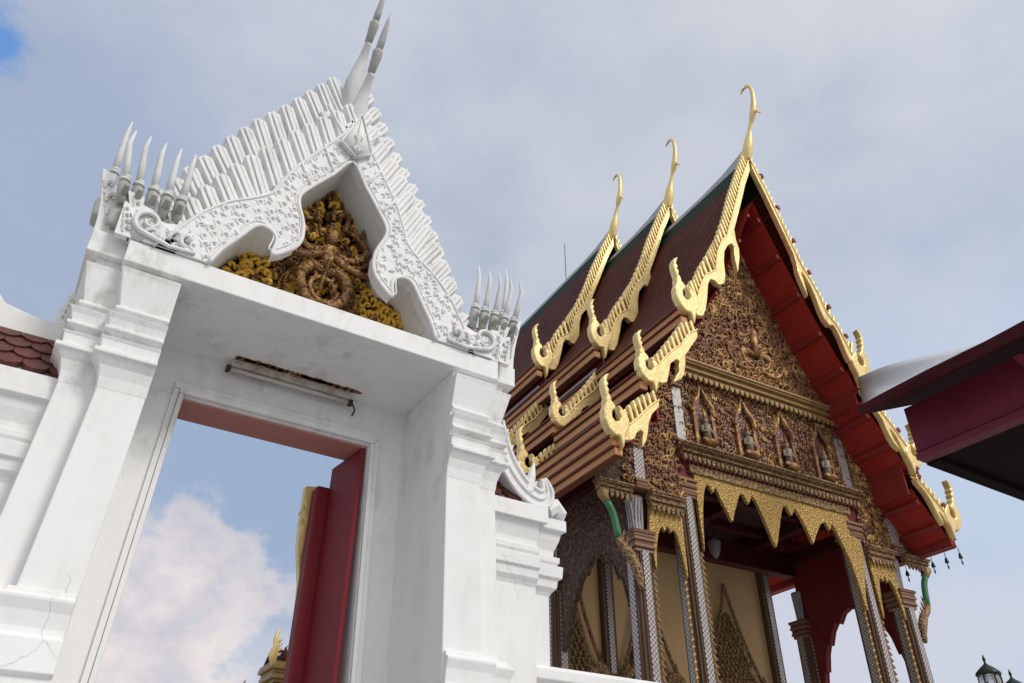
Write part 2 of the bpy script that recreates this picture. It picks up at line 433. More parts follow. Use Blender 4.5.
# ------------------------------------------------------------------ mesh helpers
class MB:
    """collects vertices and faces; build() links them as ONE mesh object"""

    def __init__(self):
        self.v, self.f, self.mi, self.uv = [], [], [], None

    def add(self, vs_, fs_, mi=0):
        k = len(self.v)
        self.v += [tuple(p) for p in vs_]
        self.f += [tuple(i + k for i in f) for f in fs_]
        self.mi += [mi] * len(fs_)
        return self

    def box(self, x0, x1, y0, y1, z0, z1, mi=0):
        p = [(x0, y0, z0), (x1, y0, z0), (x1, y1, z0), (x0, y1, z0), (x0, y0, z1), (x1, y0, z1), (x1, y1, z1), (x0, y1, z1)]
        return self.add(p, [(3, 2, 1, 0), (4, 5, 6, 7), (0, 1, 5, 4), (1, 2, 6, 5), (2, 3, 7, 6), (3, 0, 4, 7)], mi)

    def prism(self, poly, y0, y1, mi=0, fn=None):
        """poly: (x, z) outline, extruded from y0 to y1 (numbers or functions of x, z)"""
        g = lambda y, p: y(p[0], p[1]) if callable(y) else y
        n = len(poly)
        a = [(p[0], g(y0, p), p[1]) for p in poly]
        b_ = [(p[0], g(y1, p), p[1]) for p in poly]
        f = [tuple(range(n)), tuple(range(2 * n - 1, n - 1, -1))]
        f += [(i, i + n, (i + 1) % n + n, (i + 1) % n) for i in range(n)]
        v = a + b_
        if fn: v = [fn(p) for p in v]
        return self.add(v, f, mi)

    def loft(self, secs, cap=True, mi=0):
        """secs: list of rings (equal length lists of points)"""
        n = len(secs[0]); v = [p for s in secs for p in s]; f = []
        for k in range(len(secs) - 1):
            for i in range(n):
                j = (i + 1) % n
                f.append((k * n + i, k * n + j, (k + 1) * n + j, (k + 1) * n + i))
        if cap:
            f.append(tuple(range(n - 1, -1, -1)))
            f.append(tuple((len(secs) - 1) * n + i for i in range(n)))
        return self.add(v, f, mi)

    def tube(self, pts, radii, n=6, mi=0, flat=1.0):
        pts = [Vector(p) for p in pts]
        if isinstance(radii, (int, float)): radii = [radii] * len(pts)
        secs = []
        ref = Vector((0, 1, 0)) if abs((pts[-1] - pts[0]).normalized().y) < 0.9 else Vector((1, 0, 0))
        for i, p in enumerate(pts):
            d = (pts[min(i + 1, len(pts) - 1)] - pts[max(i - 1, 0)]).normalized()
            s = d.cross(ref)
            s = s.normalized() if s.length > 1e-6 else Vector((1, 0, 0))
            u_ = s.cross(d).normalized()
            secs.append([p + (s * math.cos(2 * PI * k / n) + u_ * (flat * math.sin(2 * PI * k / n))) * radii[i] for k in range(n)])
        return self.loft(secs, True, mi)

    def lathe(self, prof, n=16, c=(0, 0), mi=0):
        secs = [[(c[0] + r * math.cos(2 * PI * k / n), c[1] + r * math.sin(2 * PI * k / n), z) for k in range(n)] for r, z in prof]
        return self.loft(secs, True, mi)

    def cone(self, base, tip, r, n=4, mi=0):
        return self.tube([base, tuple((Vector(base) * 0.45 + Vector(tip) * 0.55)), tip], [r, r * 0.75, r * 0.06], n, mi)

    def build(self, name, mats, parent=None, smooth=False, bevel=0.0, auto=None):
        me = bpy.data.meshes.new(name)
        me.from_pydata(self.v, [], self.f)
        if not isinstance(mats, (list, tuple)): mats = [mats]
        for m in mats: me.materials.append(m)
        if len(mats) > 1: me.polygons.foreach_set('material_index', self.mi)
        if self.uv:
            lay = me.uv_layers.new(name='UVMap')
            for i, lp in enumerate(me.loops): lay.data[i].uv = self.uv[lp.vertex_index]
        me.update()
        import bmesh
        bm = bmesh.new(); bm.from_mesh(me)
        bmesh.ops.recalc_face_normals(bm, faces=bm.faces)
        bm.to_mesh(me); bm.free()
        if smooth: me.polygons.foreach_set('use_smooth', [True] * len(me.polygons))
        o = bpy.data.objects.new(name, me)
        COL.objects.link(o)
        if parent: o.parent = parent
        if bevel:
            b = o.modifiers.new('bevel', 'BEVEL')
            b.width = bevel; b.segments = 2; b.limit_method = 'ANGLE'; b.angle_limit = rad(35)
        return o


def thing(name, label, cat, loc=(0, 0, 0), rz=0.0, group=None):
    o = bpy.data.objects.new(name, None)
    o.empty_display_size = 0.3
    COL.objects.link(o)
    o.location = loc; o.rotation_euler = (0, 0, rz)
    o['label'] = label; o['category'] = cat
    if group: o['group'] = group
    return o


def tag(o, label, cat, group=None):
    o['label'] = label; o['category'] = cat
    if group: o['group'] = group
    return o


def as_thing(o):
    o['kind'] = 'thing'; return o


def structure(o):
    o['kind'] = 'structure'; return o


def inside(p, poly):
    x, z = p; c = False; j = len(poly) - 1
    for i in range(len(poly)):
        xi, zi = poly[i]; xj, zj = poly[j]
        if (zi > z) != (zj > z) and x < (xj - xi) * (z - zi) / (zj - zi) + xi: c = not c
        j = i
    return c


def edge_dist(p, poly):
    best = 9
    for i in range(len(poly)):
        a = Vector(poly[i]); b = Vector(poly[(i + 1) % len(poly)]); q = Vector(p)
        d = b - a; L2 = d.length_squared
        tt = 0 if L2 == 0 else max(0, min(1, (q - a).dot(d) / L2))
        best = min(best, (q - (a + d * tt)).length)
    return best


def smooth_poly(pts, n=4):
    """Catmull-Rom through open polyline"""
    out = []
    P = [pts[0]] + list(pts) + [pts[-1]]
    for i in range(1, len(P) - 2):
        p0, p1, p2, p3 = P[i - 1], P[i], P[i + 1], P[i + 2]
        for k in range(n):
            s = k / n
            out.append(tuple(0.5 * (2 * p1[d] + (p2[d] - p0[d]) * s + (2 * p0[d] - 5 * p1[d] + 4 * p2[d] - p3[d]) * s * s + (3 * p1[d] - p0[d] - 3 * p2[d] + p3[d]) * s ** 3) for d in range(len(p1))))
    out.append(tuple(pts[-1]))
    return out


def along(pts, s):
    """point and unit tangent at arclength fraction s"""
    L = [0]
    for a, b in zip(pts, pts[1:]): L.append(L[-1] + math.dist(a, b))
    t_ = s * L[-1]
    for i in range(len(pts) - 1):
        if t_ <= L[i + 1] or i == len(pts) - 2:
            k = (t_ - L[i]) / max(1e-9, L[i + 1] - L[i])
            a, b = Vector(pts[i]), Vector(pts[i + 1])
            return a + (b - a) * k, (b - a).normalized(), L[-1]


def curl(mb, P, u, w, size, ang, hand=1, depth=0.5, thick=0.13, turns=1.15, leaves=3, n=5, mi=0, segs=11):
    """a kranok scroll: a stalk that winds into a spiral with flame tongues on its back. P(u, w, d) places a point d in front of the ground"""
    pts, rr = [], []
    a = ang; x, z = u, w; step = size * 1.9 / segs
    for k in range(segs + 1):
        tt = k / segs
        pts.append((x, z)); rr.append(size * thick * (0.55 + 0.75 * math.sin(PI * min(1, tt * 0.85 + 0.12))) * (1.0 if k < segs else 0.7))
        a += hand * turns * 2 * PI / segs * (0.35 + 1.3 * tt)
        st = step * (1.25 - 0.95 * tt)
        x += math.cos(a) * st; z += math.sin(a) * st
    q = [P(p[0], p[1], size * depth * (0.25 + 0.35 * math.sin(PI * k / segs))) for k, p in enumerate(pts)]
    mb.tube(q, rr, n, mi)
    for k in range(leaves):
        i = 1 + int((k + 0.3) * segs * 0.55 / max(1, leaves))
        p0 = pts[i]; p1 = pts[i + 1]
        d = math.atan2(p1[1] - p0[1], p1[0] - p0[0]) - hand * 0.9
        L = size * (0.62 - 0.1 * k)
        tip = (p0[0] + math.cos(d) * L, p0[1] + math.sin(d) * L)
        mid = (p0[0] + math.cos(d + hand * 0.35) * L * 0.5, p0[1] + math.sin(d + hand * 0.35) * L * 0.5)
        mb.tube([P(p0[0], p0[1], size * depth * 0.3), P(mid[0], mid[1], size * depth * 0.42), P(tip[0], tip[1], size * depth * 0.2)], [rr[i] * 0.8, rr[i] * 0.75, rr[i] * 0.08], 4, mi)


def fill_curls(mb, P, poly, size, cx=0.0, margin=0.25, jitter=0.3, depth=0.5, thick=0.13, mi=0, mirror=True, rnd=None, pmi=None):
    rnd = rnd or random
    xs = [p[0] for p in poly]; zs = [p[1] for p in poly]
    z = min(zs) + size * 0.45; row = 0
    while z < max(zs):
        x = min(xs) + size * (0.5 if row % 2 else 0.05)
        while x < max(xs):
            p = (x + rnd.uniform(-jitter, jitter) * size, z + rnd.uniform(-jitter, jitter) * size)
            if inside(p, poly) and edge_dist(p, poly) > size * margin:
                s = size * rnd.uniform(0.72, 1.15)
                hand = 1 if (p[0] - cx) * (1 if row % 2 else -1) > 0 else -1
                curl(mb, P, p[0] - hand * s * 0.2, p[1] - s * 0.35, s, PI / 2 + rnd.uniform(-0.7, 0.7) - hand * 0.4, hand, depth, thick, mi=mi if pmi is None else pmi(p))
            x += size * 0.88
        z += size * 0.72; row += 1

# ------------------------------------------------------------------ ground
g = MB(); g.add([(-900, -900, 0), (900, -900, 0), (900, 900, 0), (-900, 900, 0)], [(0, 1, 2, 3)])
structure(g.build('ground', PAVING))

# ------------------------------------------------------------------ the white gateway
GX, GY = 1.035, 3.6
gate = thing('gateway', 'white stucco temple gateway with pointed gable, naga spikes and gilded relief over its open doorway', 'gateway', (GX, GY, 0))

NICHE = [(.665, 4.276), (.625, 4.38), (.555, 4.50), (.495, 4.605), (.45, 4.64), (.40, 4.632), (.362, 4.60), (.352, 4.55), (.362, 4.47), (.30, 4.515),
         (.25, 4.57), (.222, 4.64), (.224, 4.735), (.245, 4.81), (.275, 4.89), (.278, 4.965), (.225, 5.06), (.11, 5.23), (0.0, 5.40)]
BAND = [(.95, 4.276), (.87, 4.42), (.77, 4.60), (.65, 4.74), (.53, 4.83), (.44, 4.92), (.395, 5.05), (.335, 5.20), (.25, 5.35), (.14, 5.54), (.05, 5.70), (0.0, 5.79)]
FTIP = [(.93, 4.52), (.80, 4.80), (.66, 5.08), (.50, 5.33), (.37, 5.54), (.22, 5.76), (.10, 5.93), (.035, 6.03)]
RTIP = [(1.02, 4.86), (.93, 5.08), (.83, 5.30), (.75, 5.48), (.59, 5.78), (.42, 6.05), (.26, 6.34), (.12, 6.58)]
GC = -0.03     # the gable sits a hand's breadth off the doorway's axis


def rect_ring(sx, xi, xo, yf, yb, z):
    p = [(xi, yf, z), (xo, yf, z), (xo, yb, z), (xi, yb, z)]
    return [(sx * a, b, c) for a, b, c in p]


CAPP = [(3.46, 0), (3.52, .007), (3.57, .022), (3.606, .048), (3.613, .062), (3.634, .062), (3.640, .038), (3.69, .044), (3.705, .054), (3.711, .014), (3.740, .012), (3.746, .050), (3.762, .052), (3.769, .034), (3.81, .046),
        (3.838, .062), (3.843, .008), (3.870, .006), (3.877, .034), (3.893, .034), (3.90, .018), (3.95, .030), (4.02, .046), (4.075, .058), (4.100, .066), (4.106, .014), (4.141, .014)]


def pier(sx):
    p = MB()
    p.loft([rect_ring(sx, .822, 1.048, .045, .70, 2.40), rect_ring(sx, .79, 1.003, .05, .70, 3.47)])
    p.loft([rect_ring(sx, .90, 1.200, .142, 1.55, 2.40), rect_ring(sx, .86, 1.160, .147, 1.55, 3.50)])
    pr = p.build('pier', WHITE, gate, bevel=.006)
    c_ = MB()
    c_.loft([rect_ring(sx, .789, 1.004 + o_, .049 - o_, .701, z) for z, o_ in CAPP])
    c_.loft([rect_ring(sx, .87, 1.161 + o_ * 1.05, .146 - o_, 1.551, z + .03) for z, o_ in CAPP[:-1]] + [rect_ring(sx, .87, 1.195, .115, 1.55, 4.192)])
    c_.box(min(sx * 1.078, sx * 1.248), max(sx * 1.078, sx * 1.248), .075, 1.58, 4.192, 4.325)
    c_.build('capital', WHITE, pr, bevel=.004)
    b_ = MB()
    PED = [(0, .16), (1.2, .16), (1.22, .10), (2.0, .10), (2.10, .115), (2.115, .06), (2.225, .05), (2.235, .075), (2.36, .062), (2.37, .034), (2.40, .03), (2.46, .036), (2.50, .05), (2.515, .05), (2.52, .026), (2.545, .022)]
    b_.loft([rect_ring(sx, .824, 1.05 + o_, .045 - o_, .71, z) for z, o_ in PED])
    b_.loft([rect_ring(sx, .87, 1.205 + o_ * 1.03, .125 - o_, 1.60, z + .004) for z, o_ in PED])
    b_.build('pedestal', WHITE, pr, bevel=.005)


pier(-1); pier(1)

l_ = MB()
l_.box(-1.077, 1.077, -.006, .72, 4.142, 4.274)
l_.build('lintel', WHITE, gate, bevel=.006)
# door wall, frame mouldings, reveal
jw = lambda z: .562 + .03 * (3.86 - z)
d_ = MB()
for s in (-1, 1):
    d_.loft([[(s * jw(0), .695, 0), (s * .93, .695, 0), (s * .93, .955, 0), (s * jw(0), .955, 0)], [(s * jw(3.862), .695, 3.862), (s * .90, .695, 3.862), (s * .90, .955, 3.862), (s * jw(3.862), .955, 3.862)]])
d_.box(-.90, .90, .697, .953, 3.862, 4.16)
dw = d_.build('door_wall', WHITE, gate, bevel=.003)
f_ = MB()
for (o0, o1, yy) in ((.004, .030, .668), (.032, .062, .676)):
    for s in (-1, 1):
        f_.loft([[(s * (jw(z) + o0), yy, z), (s * (jw(z) + o1), yy, z), (s * (jw(z) + o1), .694, z), (s * (jw(z) + o0), .694, z)] for z in (0, 3.866 + o0)])
    w_ = jw(3.866) + o1
    f_.box(-w_, w_, yy - .001, .6945, 3.868 + o0, 3.868 + o1 + .012)
f_.build('frame_moulding', WHITE, dw, bevel=.003)
h_ = MB(); h_.box(-.558, .558, .72, .952, 3.850, 3.861)
h_.build('lintel_reveal', PINK, dw)
h2 = MB(); h2.box(-.9, .9, .72, 1.58, 4.161, 4.30); h2.box(-.87, .87, .956, 1.18, 4.02, 4.16)
h2.build('rear_lintel', WHITE, gate)

# open door leaf with its centre post
dl = MB()
dl.loft([[(.552 - .03, .72, z), (.582 - .03, .72, z), (.545 - .03, 1.10, z), (.510 - .03, 1.10, z)] for z in (1.0, 3.842)])
door = dl.build('door_leaf', DOORRED, gate, bevel=.004)
dp = MB()
dp.loft([[(.405, 1.105, z), (.512, 1.105, z), (.512, 1.215, z), (.405, 1.215, z)] for z in (1.0, 3.715)])
dp.build('meeting_post', DOORRED, door, bevel=.012)
dg = MB()
oc = [(.362, 3.74), (.47, 3.76), (.47, 1.2), (.428, 1.2), (.428, 2.9), (.418, 3.10), (.392, 3.24), (.372, 3.34), (.362, 3.50)]
dg.prism(oc, 1.222, 1.275)
dg.box(.356, .40, 1.216, 1.28, 3.56, 3.575)
dg.build('gilded_edge', GOLD, door, bevel=.004)

# gable: solid body behind, carved board in front
gb = MB()
half = [(-x, z) for x, z in NICHE][:-1]
full_niche = [(x + GC, z) for x, z in NICHE[:-1]] + [(GC, 5.40)] + [(-x + GC, z) for x, z in reversed(NICHE[:-1])]
outer_in = [(.96, 4.276), (.72, 4.72), (.50, 5.12), (.27, 5.5), (.06, 5.86)]
out_r = [(x + GC, z) for x, z in outer_in]; out_l = [(-x + GC, z) for x, z in reversed(outer_in)]
horse = out_l[::-1] + []
horse = [(-x + GC, z) for x, z in outer_in] + [(x + GC, z) for x, z in reversed(outer_in)] + full_niche
body_half = [(.672, 4.276), (.632, 4.40), (.565, 4.53), (.50, 4.63), (.44, 4.665), (.36, 4.66), (.315, 4.69), (.292, 4.80), (.292, 4.96), (.235, 5.065), (.115, 5.24)]
horse = [(-x + GC, z) for x, z in outer_in] + [(x + GC, z) for x, z in reversed(outer_in)] + [(x + GC, z) for x, z in body_half] + [(GC, 5.412)] + [(-x + GC, z) for x, z in reversed(body_half)]
gb.prism(horse, .062, .36)
solid = [(-x + GC, z) for x, z in outer_in] + [(x + GC, z) for x, z in reversed(outer_in)]
gb.prism(solid, .361, .42)
rear_in = [(1.00, 4.30), (.84, 4.86), (.62, 5.36), (.40, 5.74), (.20, 6.10), (.03, 6.42)]
rear_solid = [(-x + GC, z) for x, z in rear_in] + [(x + GC, z) for x, z in reversed(rear_in)]
gb.prism(rear_solid, .423, 1.45)
gb.build('gable_body', WHITE, gate)
tb = MB()
tb.prism([(-.70 + GC, 4.277)] + [(-.62 + GC, 4.7), (-.33 + GC, 5.1), (GC, 5.5), (.33 + GC, 5.1), (.62 + GC, 4.7)] + [(.70 + GC, 4.277)], .345, .3605)
tb.build('tympanum_ground', DARKBROWN, gate)

bd = MB()
hb = [(-x + GC, z) for x, z in BAND] + [(x + GC, z) for x, z in reversed(BAND[:-1])] + full_niche
bd.prism(hb, -.020, .061)
board = bd.build('carved_bargeboard', STUCCOFINE, gate, bevel=.004)
cv = MB()
ring = [(x, -.024, z) for x, z in smooth_poly(full_niche, 3)]
cv.tube(ring, .013, 6)
ring2 = []
for s in (-1, 1):
    pl = [(s * (x + .022) + GC, z + .026) for x, z in NICHE]
    cv.tube([(x, -.022, z) for x, z in smooth_poly(pl, 3)], .006, 5)
    po = [(s * (x - .012) + GC, z - .008) for x, z in BAND]
    cv.tube([(x, -.021, z) for x, z in smooth_poly(po, 3)], .009, 5)
for s in (-1, 1):      # beads that divide the board near the apex
    for a, b in (((.105, 5.235), (.20, 5.45)), ((.225, 5.06), (.315, 5.23))):
        cv.tube([(s * a[0] + GC, -.025, a[1]), (s * b[0] + GC, -.025, b[1])], .009, 5)
kite = [(0, 5.415), (.105, 5.505), (0, 5.81), (-.105, 5.505)]
cv.prism([(x + GC, z) for x, z in kite], -.055, -.019)
cv.tube([(x + GC, -.058, z) for x, z in kite + kite[:1]], .009, 5)
PG = lambda u, w, d: (u, -.017 - d, w)
R1 = random.Random(3)
for _ in range(5200):
    x, z = R1.uniform(-1, 1), R1.uniform(4.28, 5.78)
    if not inside((x, z), hb) or edge_dist((x, z), hb) < .026: continue
    ok = all((x - q[0]) ** 2 + (z - q[1]) ** 2 > .040 ** 2 for q in ring2)
    if not ok: continue
    ring2.append((x, z))
for x, z in ring2:
    s = R1.uniform(.044, .058); h = 1 if x > GC else -1
    a = PI / 2 - h * .8 + R1.uniform(-.6, .6)
    if R1.random() < .85:
        curl(cv, PG, x, z - s * .4, s, a, h, .18, .12, 1.2, 2, 5, 0, 9)
    else:
        x1, z1 = x + math.cos(a) * s * .55, z + math.sin(a) * s * .55
        x0, z0 = x - math.cos(a) * s * .55, z - math.sin(a) * s * .55
        cv.tube([(x0, -.016, z0), (x, -.022, z), (x1, -.016, z1)], [s * .12, s * .30, s * .05], 5)
PK = lambda u, w, d: (u + GC, -.056 - d, w)
for a in (-1, 1):
    curl(cv, PK, a * .008, 5.46, .055, PI / 2 - a * .7, a, .3, .15, 1.1, 2, 4, 0, 8)
    curl(cv, PK, a * .008, 5.56, .055, PI / 2 - a * .5, a, .3, .15, 1.1, 2, 4, 0, 8)
cv.tube([(GC, -.058, 5.44), (GC, -.064, 5.62), (GC, -.058, 5.77)], [.012, .014, .003], 5)
# volutes where the board lands on the lintel
for s in (-1, 1):
    sp = []
    for k in range(26):
        a = -PI / 2 + k * .33; r = .080 * (1 - k / 29)
        sp.append((s * (.99 + r * math.cos(a)) + GC, -.035, 4.395 + r * math.sin(a)))
    cv.tube([(s * .74 + GC, -.03, 4.30), (s * .87 + GC, -.032, 4.288)] + sp, [.010, .012] + [.015 * (1 - .4 * k / 26) for k in range(26)], 6)
    cv.prism([(s * x + GC, z) for x, z in ((.70, 4.277), (1.04, 4.277), (1.09, 4.36), (1.06, 4.45), (.93, 4.43), (.84, 4.46))], -.016, .05)
    for k, (u, w, sz, an) in enumerate(((.80, 4.31, .10, .5), (.88, 4.33, .09, 1.2), (1.0, 4.33, .08, 1.9))):
        curl(cv, lambda uu, ww, d: (uu, -.02 - d, ww), s * u + GC, w, sz, PI / 2 - s * (PI / 2 - an), s, .3, .15, 1.2, 2, 5, 0, 9)
cv.build('scroll_carving', CARVED, board, smooth=True)


def rib(mb, q, t_, sgn, L, w, y0, th, dots):
    """one flame finger of a gable's fringe: rounded blade with grooves, pointing up and out from the board"""
    n_ = Vector((t_.y, -t_.x)) * 1.0
    if n_.x < 0: n_ = -n_
    d = (n_ * .74 + t_ * .48).normalized()          # up and outwards (right half; mirrored below)
    a = Vector((-d.y, d.x))
    if a.dot(t_) < 0: a = -a
    q = Vector(q)
    prof = [(-L, -.5), (-L, .5), (-.030, .5), (-.012, .44), (-.003, .30), (.003, .12), (.006, .0), (.003, -.12), (-.003, -.30), (-.012, -.44), (-.030, -.5)]
    M_ = lambda s_, c_: ((q + d * s_ + a * (c_ * w)).x * sgn + GC, (q + d * s_ + a * (c_ * w)).y)
    mb.prism([M_(s_, c_) for s_, c_ in prof], y0, y0 + th)
    for c0, c1, top, pr in ((-.47, -.20, -.010, .010), (-.14, .16, .002, .018), (.22, .48, -.010, .010)):
        mb.prism([M_(-L, c0), M_(-L, c1), M_(top - .02, c1), M_(top, (c0 + c1) / 2), M_(top - .02, c0)], y0 - pr, y0 + .001)
        # the same mouldings run over the upper edge so the blade reads from the side too
    mb.prism([M_(-L * .62, .5), M_(-.085, .5), M_(-.10, .62), M_(-L * .55, .62)], y0 + th * .45, y0 + th * .9)
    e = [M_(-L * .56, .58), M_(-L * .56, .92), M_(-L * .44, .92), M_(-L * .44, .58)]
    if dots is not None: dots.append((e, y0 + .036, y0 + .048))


def fringe(name, tip, L, y0, th, N, back_y):
    m_, dots = MB(), []
    for s in (-1, 1):
        for k in range(N):
            q, t_, tot = along(tip, (k + .5) / N)
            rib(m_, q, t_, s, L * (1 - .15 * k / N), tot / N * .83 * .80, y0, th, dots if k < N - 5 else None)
    # web that carries the fingers
    web = []
    for k in range(N + 1):
        q, t_, tot = along(tip, k / N)
        n_ = Vector((t_.y, -t_.x)); n_ = n_ if n_.x > 0 else -n_
        web.append((q - n_ * .065, q - n_ * (L * 1.0)))
    for s in (-1, 1):
        for (a, b), (c_, d) in zip(web, web[1:]):
            m_.prism([(s * p.x + GC, p.y) for p in (a, c_, d, b)], y0 + .05, back_y)
        m_.tube([(s * (b.x + .03) + GC, y0 - .012, b.y + .015) for a, b in web], .014, 5)
    o_ = m_.build(name, CARVED, gate, bevel=.009)
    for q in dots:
        h_ = MB(); h_.prism(*q); h_.build('rib_gap_shade', DARKBROWN, o_)  # dark blocks standing in for the shade in the gaps between fingers
    return o_


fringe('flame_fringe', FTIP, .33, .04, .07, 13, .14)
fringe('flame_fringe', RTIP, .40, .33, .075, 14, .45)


def gate_chofa(dy, dz):
    m_ = MB()
    path = smooth_poly([(.17, 5.62), (.13, 5.76), (.085, 5.90), (.045, 6.00), (.00, 6.09), (-.05, 6.155), (-.10, 6.205)], 3)
    rr = [max(.02, r_[0]) for r_ in smooth_poly([(.042,), (.068,), (.074,), (.056,), (.038,), (.029,), (.026,)], 3)]
    m_.tube([(GC + .004, y + dy, z + dz) for y, z in path], rr, 14)
    o_ = m_.build('horn_finial', WASHED, gate, smooth=True)
    k_ = MB()
    k_.tube([(GC, y + dy, z + dz) for y, z in ((-.098, 6.203), (-.135, 6.245), (-.165, 6.285), (-.185, 6.32), (-.20, 6.345))], [.026, .030, .034, .036, .026], 10)
    k_.build('collar', MOULDY, o_, smooth=True)
    p_ = MB()
    p_.tube([(GC, y + dy, z + dz) for y, z in ((-.198, 6.342), (-.235, 6.39), (-.28, 6.465), (-.315, 6.53), (-.335, 6.59))], [.024, .026, .019, .011, .003], 9)
    p_.build('horn_tip', MOULDY_LIGHT, o_, smooth=True)


gate_chofa(0, 0)
gate_chofa(.20, .575)


def naga_finial(sx, xs, y, zb, ht, lean):
    base = MB()
    xa, xb = xs[0] - .05, xs[-1] + .035
    base.prism([(sx * a, b) for a, b in ((xa, zb - .13), (xb, zb - .13), (xb + .01, zb - .02), (xb - .02, zb + .03), (xa + .02, zb + .03), (xa - .01, zb - .02))], y + .01, y + .14)
    o_ = base.build('naga_finial', MOULDY, gate, bevel=.02)
    for k, x in enumerate(xs):
        x0 = sx * x
        m_ = MB()
        dx = sx * lean * (x - xs[0] + .03)
        b = [(x0, y, zb), (x0 + dx * .1, y - .012, zb + ht * .10), (x0 + dx * .2, y - .02, zb + ht * .22), (x0 + dx * .25, y - .024, zb + ht * .27),
             (x0 + dx * .5, y - .05, zb + ht * .5), (x0 + dx * .8, y - .062, zb + ht * .78), (x0 + dx * .7, y - .05, zb + ht)]
        m_.tube(b[3:], [.021, .019, .014, .004], 8)
        for z_, r_ in ((.29, .031), (.33, .027)):
            m_.tube([(x0 + dx * .26, y - .026, zb + ht * z_ - .008), (x0 + dx * .27, y - .028, zb + ht * z_ + .008)], [r_, r_ * .9], 8)
        hd = m_.build('naga_head', WASHED, o_, smooth=True)
        n_ = MB()
        n_.tube(b[:4], [.022, .028, .031, .023], 9)
        n_.tube([(x0, y - .03, zb + ht * .10), (x0, y - .075, zb + ht * .14), (x0, y - .085, zb + ht * .12)], [.020, .014, .006], 6)
        # (mould-stained neck and hood below the crown)
        n_.v = n_.v
        hood = MB()
        n2 = n_.build('naga_head', MOULDY, o_, smooth=True)
    return o_


for s in (-1, 1):
    naga_finial(s, [.905, .972, 1.04, 1.11, 1.175], .035, 4.50, .47, .25)
    naga_finial(s, [1.265], .30, 4.72, .56, .6)


def flame_leaf(mb, sx, x0, x1, xt, zb, zt, y0, th):
    """serrated corner leaf standing on a capital"""
    P_ = [(x0, zb), (x1, zb)]
    n_ = 5
    inner = []
    for k in range(n_ + 1):
        s = k / n_
        bx = x1 + (xt - x1) * s ** 1.3; bz = zb + (zt - zb) * s
        inner.append((bx + (.022 if k % 2 == 0 and 0 < k < n_ else 0) * (1 if x1 < xt else -1) * -1, bz))
        if k < n_:
            inner.append((bx + (x0 - x1) * -.10, bz + (zt - zb) * .16))
    outer = []
    for k in range(4):
        s = k / 4
        outer.append((x0 + (xt - x0) * s ** 2, zb + (zt - zb) * s * .92))
    P_ = outer + [(xt, zt)] + inner[::-1][1:]
    mb.prism([(sx * a, b) for a, b in P_], y0, y0 + th)
    for k in range(4):
        s = .1 + k * .2
        px = x0 * (1 - s) * .5 + x1 * (1 - s) * .5 + xt * s; pz = zb + (zt - zb) * s
        curl(mb, lambda u, w, d: (u, y0 - d, w), sx * px, pz, (zt - zb) * .20 * (1.15 - s * .6), PI / 2 + (.5 if sx < 0 else -.5), sx, .35, .15, 1.1, 2, 4, 0, 8)


for s in (-1, 1):
    m_ = MB()
    flame_leaf(m_, s, 1.085, .90, 1.165, 4.276, 4.57, -.004, .05)
    flame_leaf(m_, s, 1.02, .86, 1.06, 4.276, 4.46, -.02, .05)
    for k in range(6):       # crest of small flames between the corner leaf and the volute
        x = .80 + .062 * k
        flame_leaf(m_, s, x + .045, x - .03, x + .05, 4.277, 4.42 + .014 * k, -.006 - .006 * (k % 2), .04)
    m_.build('corner_leaf', CARVED, gate, bevel=.003)
    m_ = MB()
    flame_leaf(m_, s, 1.25, 1.10, 1.315, 4.327, 4.74, .10, .06)
    m_.build('corner_leaf', CARVED, gate, bevel=.003)

# gilded relief of a four armed guardian among scrolls
TY = .335
PT = lambda u, w, d: (u + GC, TY - d, w)
tymp = [(-.62, 4.29), (-.56, 4.52), (-.44, 4.70), (-.30, 4.86), (-.30, 5.02), (-.16, 5.24), (0, 5.46), (.16, 5.24), (.30, 5.02), (.30, 4.86), (.44, 4.70), (.56, 4.52), (.62, 4.29)]
rel = MB()
R2 = random.Random(11)
fill_curls(rel, PT, tymp, .105, 0, .12, .22, .75, .15, rnd=R2, pmi=lambda p: 1 if (abs(p[0]) > .26 and p[1] < 4.62) or R2.random() < .50 else 0)
fill_curls(rel, lambda u, w, d: PT(u, w, d + .03), tymp, .078, 0, .12, .3, .8, .15, rnd=R2, pmi=lambda p: 1 if (abs(p[0]) > .30 and p[1] < 4.66) or R2.random() < .45 else 0)
ro = rel.build('tympanum_relief', [BRONZE, YELLOWGOLD], gate, smooth=True)
fg = MB()


def limb(pts, r, d0=.10, n=8, rings=0):
    k = len(pts)
    if isinstance(r, tuple): r = [r[0] + (r[1] - r[0]) * i / (k - 1) for i in range(k)]
    q = [PT(p[0], p[1], d0 + .05 * math.sin(PI * i / (k - 1))) for i, p in enumerate(pts)]
    fg.tube(q, r, n)
    for m in range(rings):
        i = int((m + 1) * k / (rings + 1)); i = min(i, k - 2)
        a, b = Vector(q[i]), Vector(q[i + 1]); dd = (b - a).normalized() * .007
        fg.tube([a - dd, a + dd], (r[i] if isinstance(r, list) else r) * 1.28, n)


def strand(pts, r, d0=.12):      # a string of beads
    for i, p in enumerate(smooth_poly(pts, 6)):
        c0 = PT(p[0], p[1], d0)
        fg.tube([(c0[0], c0[1] + r, c0[2]), (c0[0], c0[1], c0[2]), (c0[0], c0[1] - r, c0[2])], [r * .6, r, r * .4], 6)


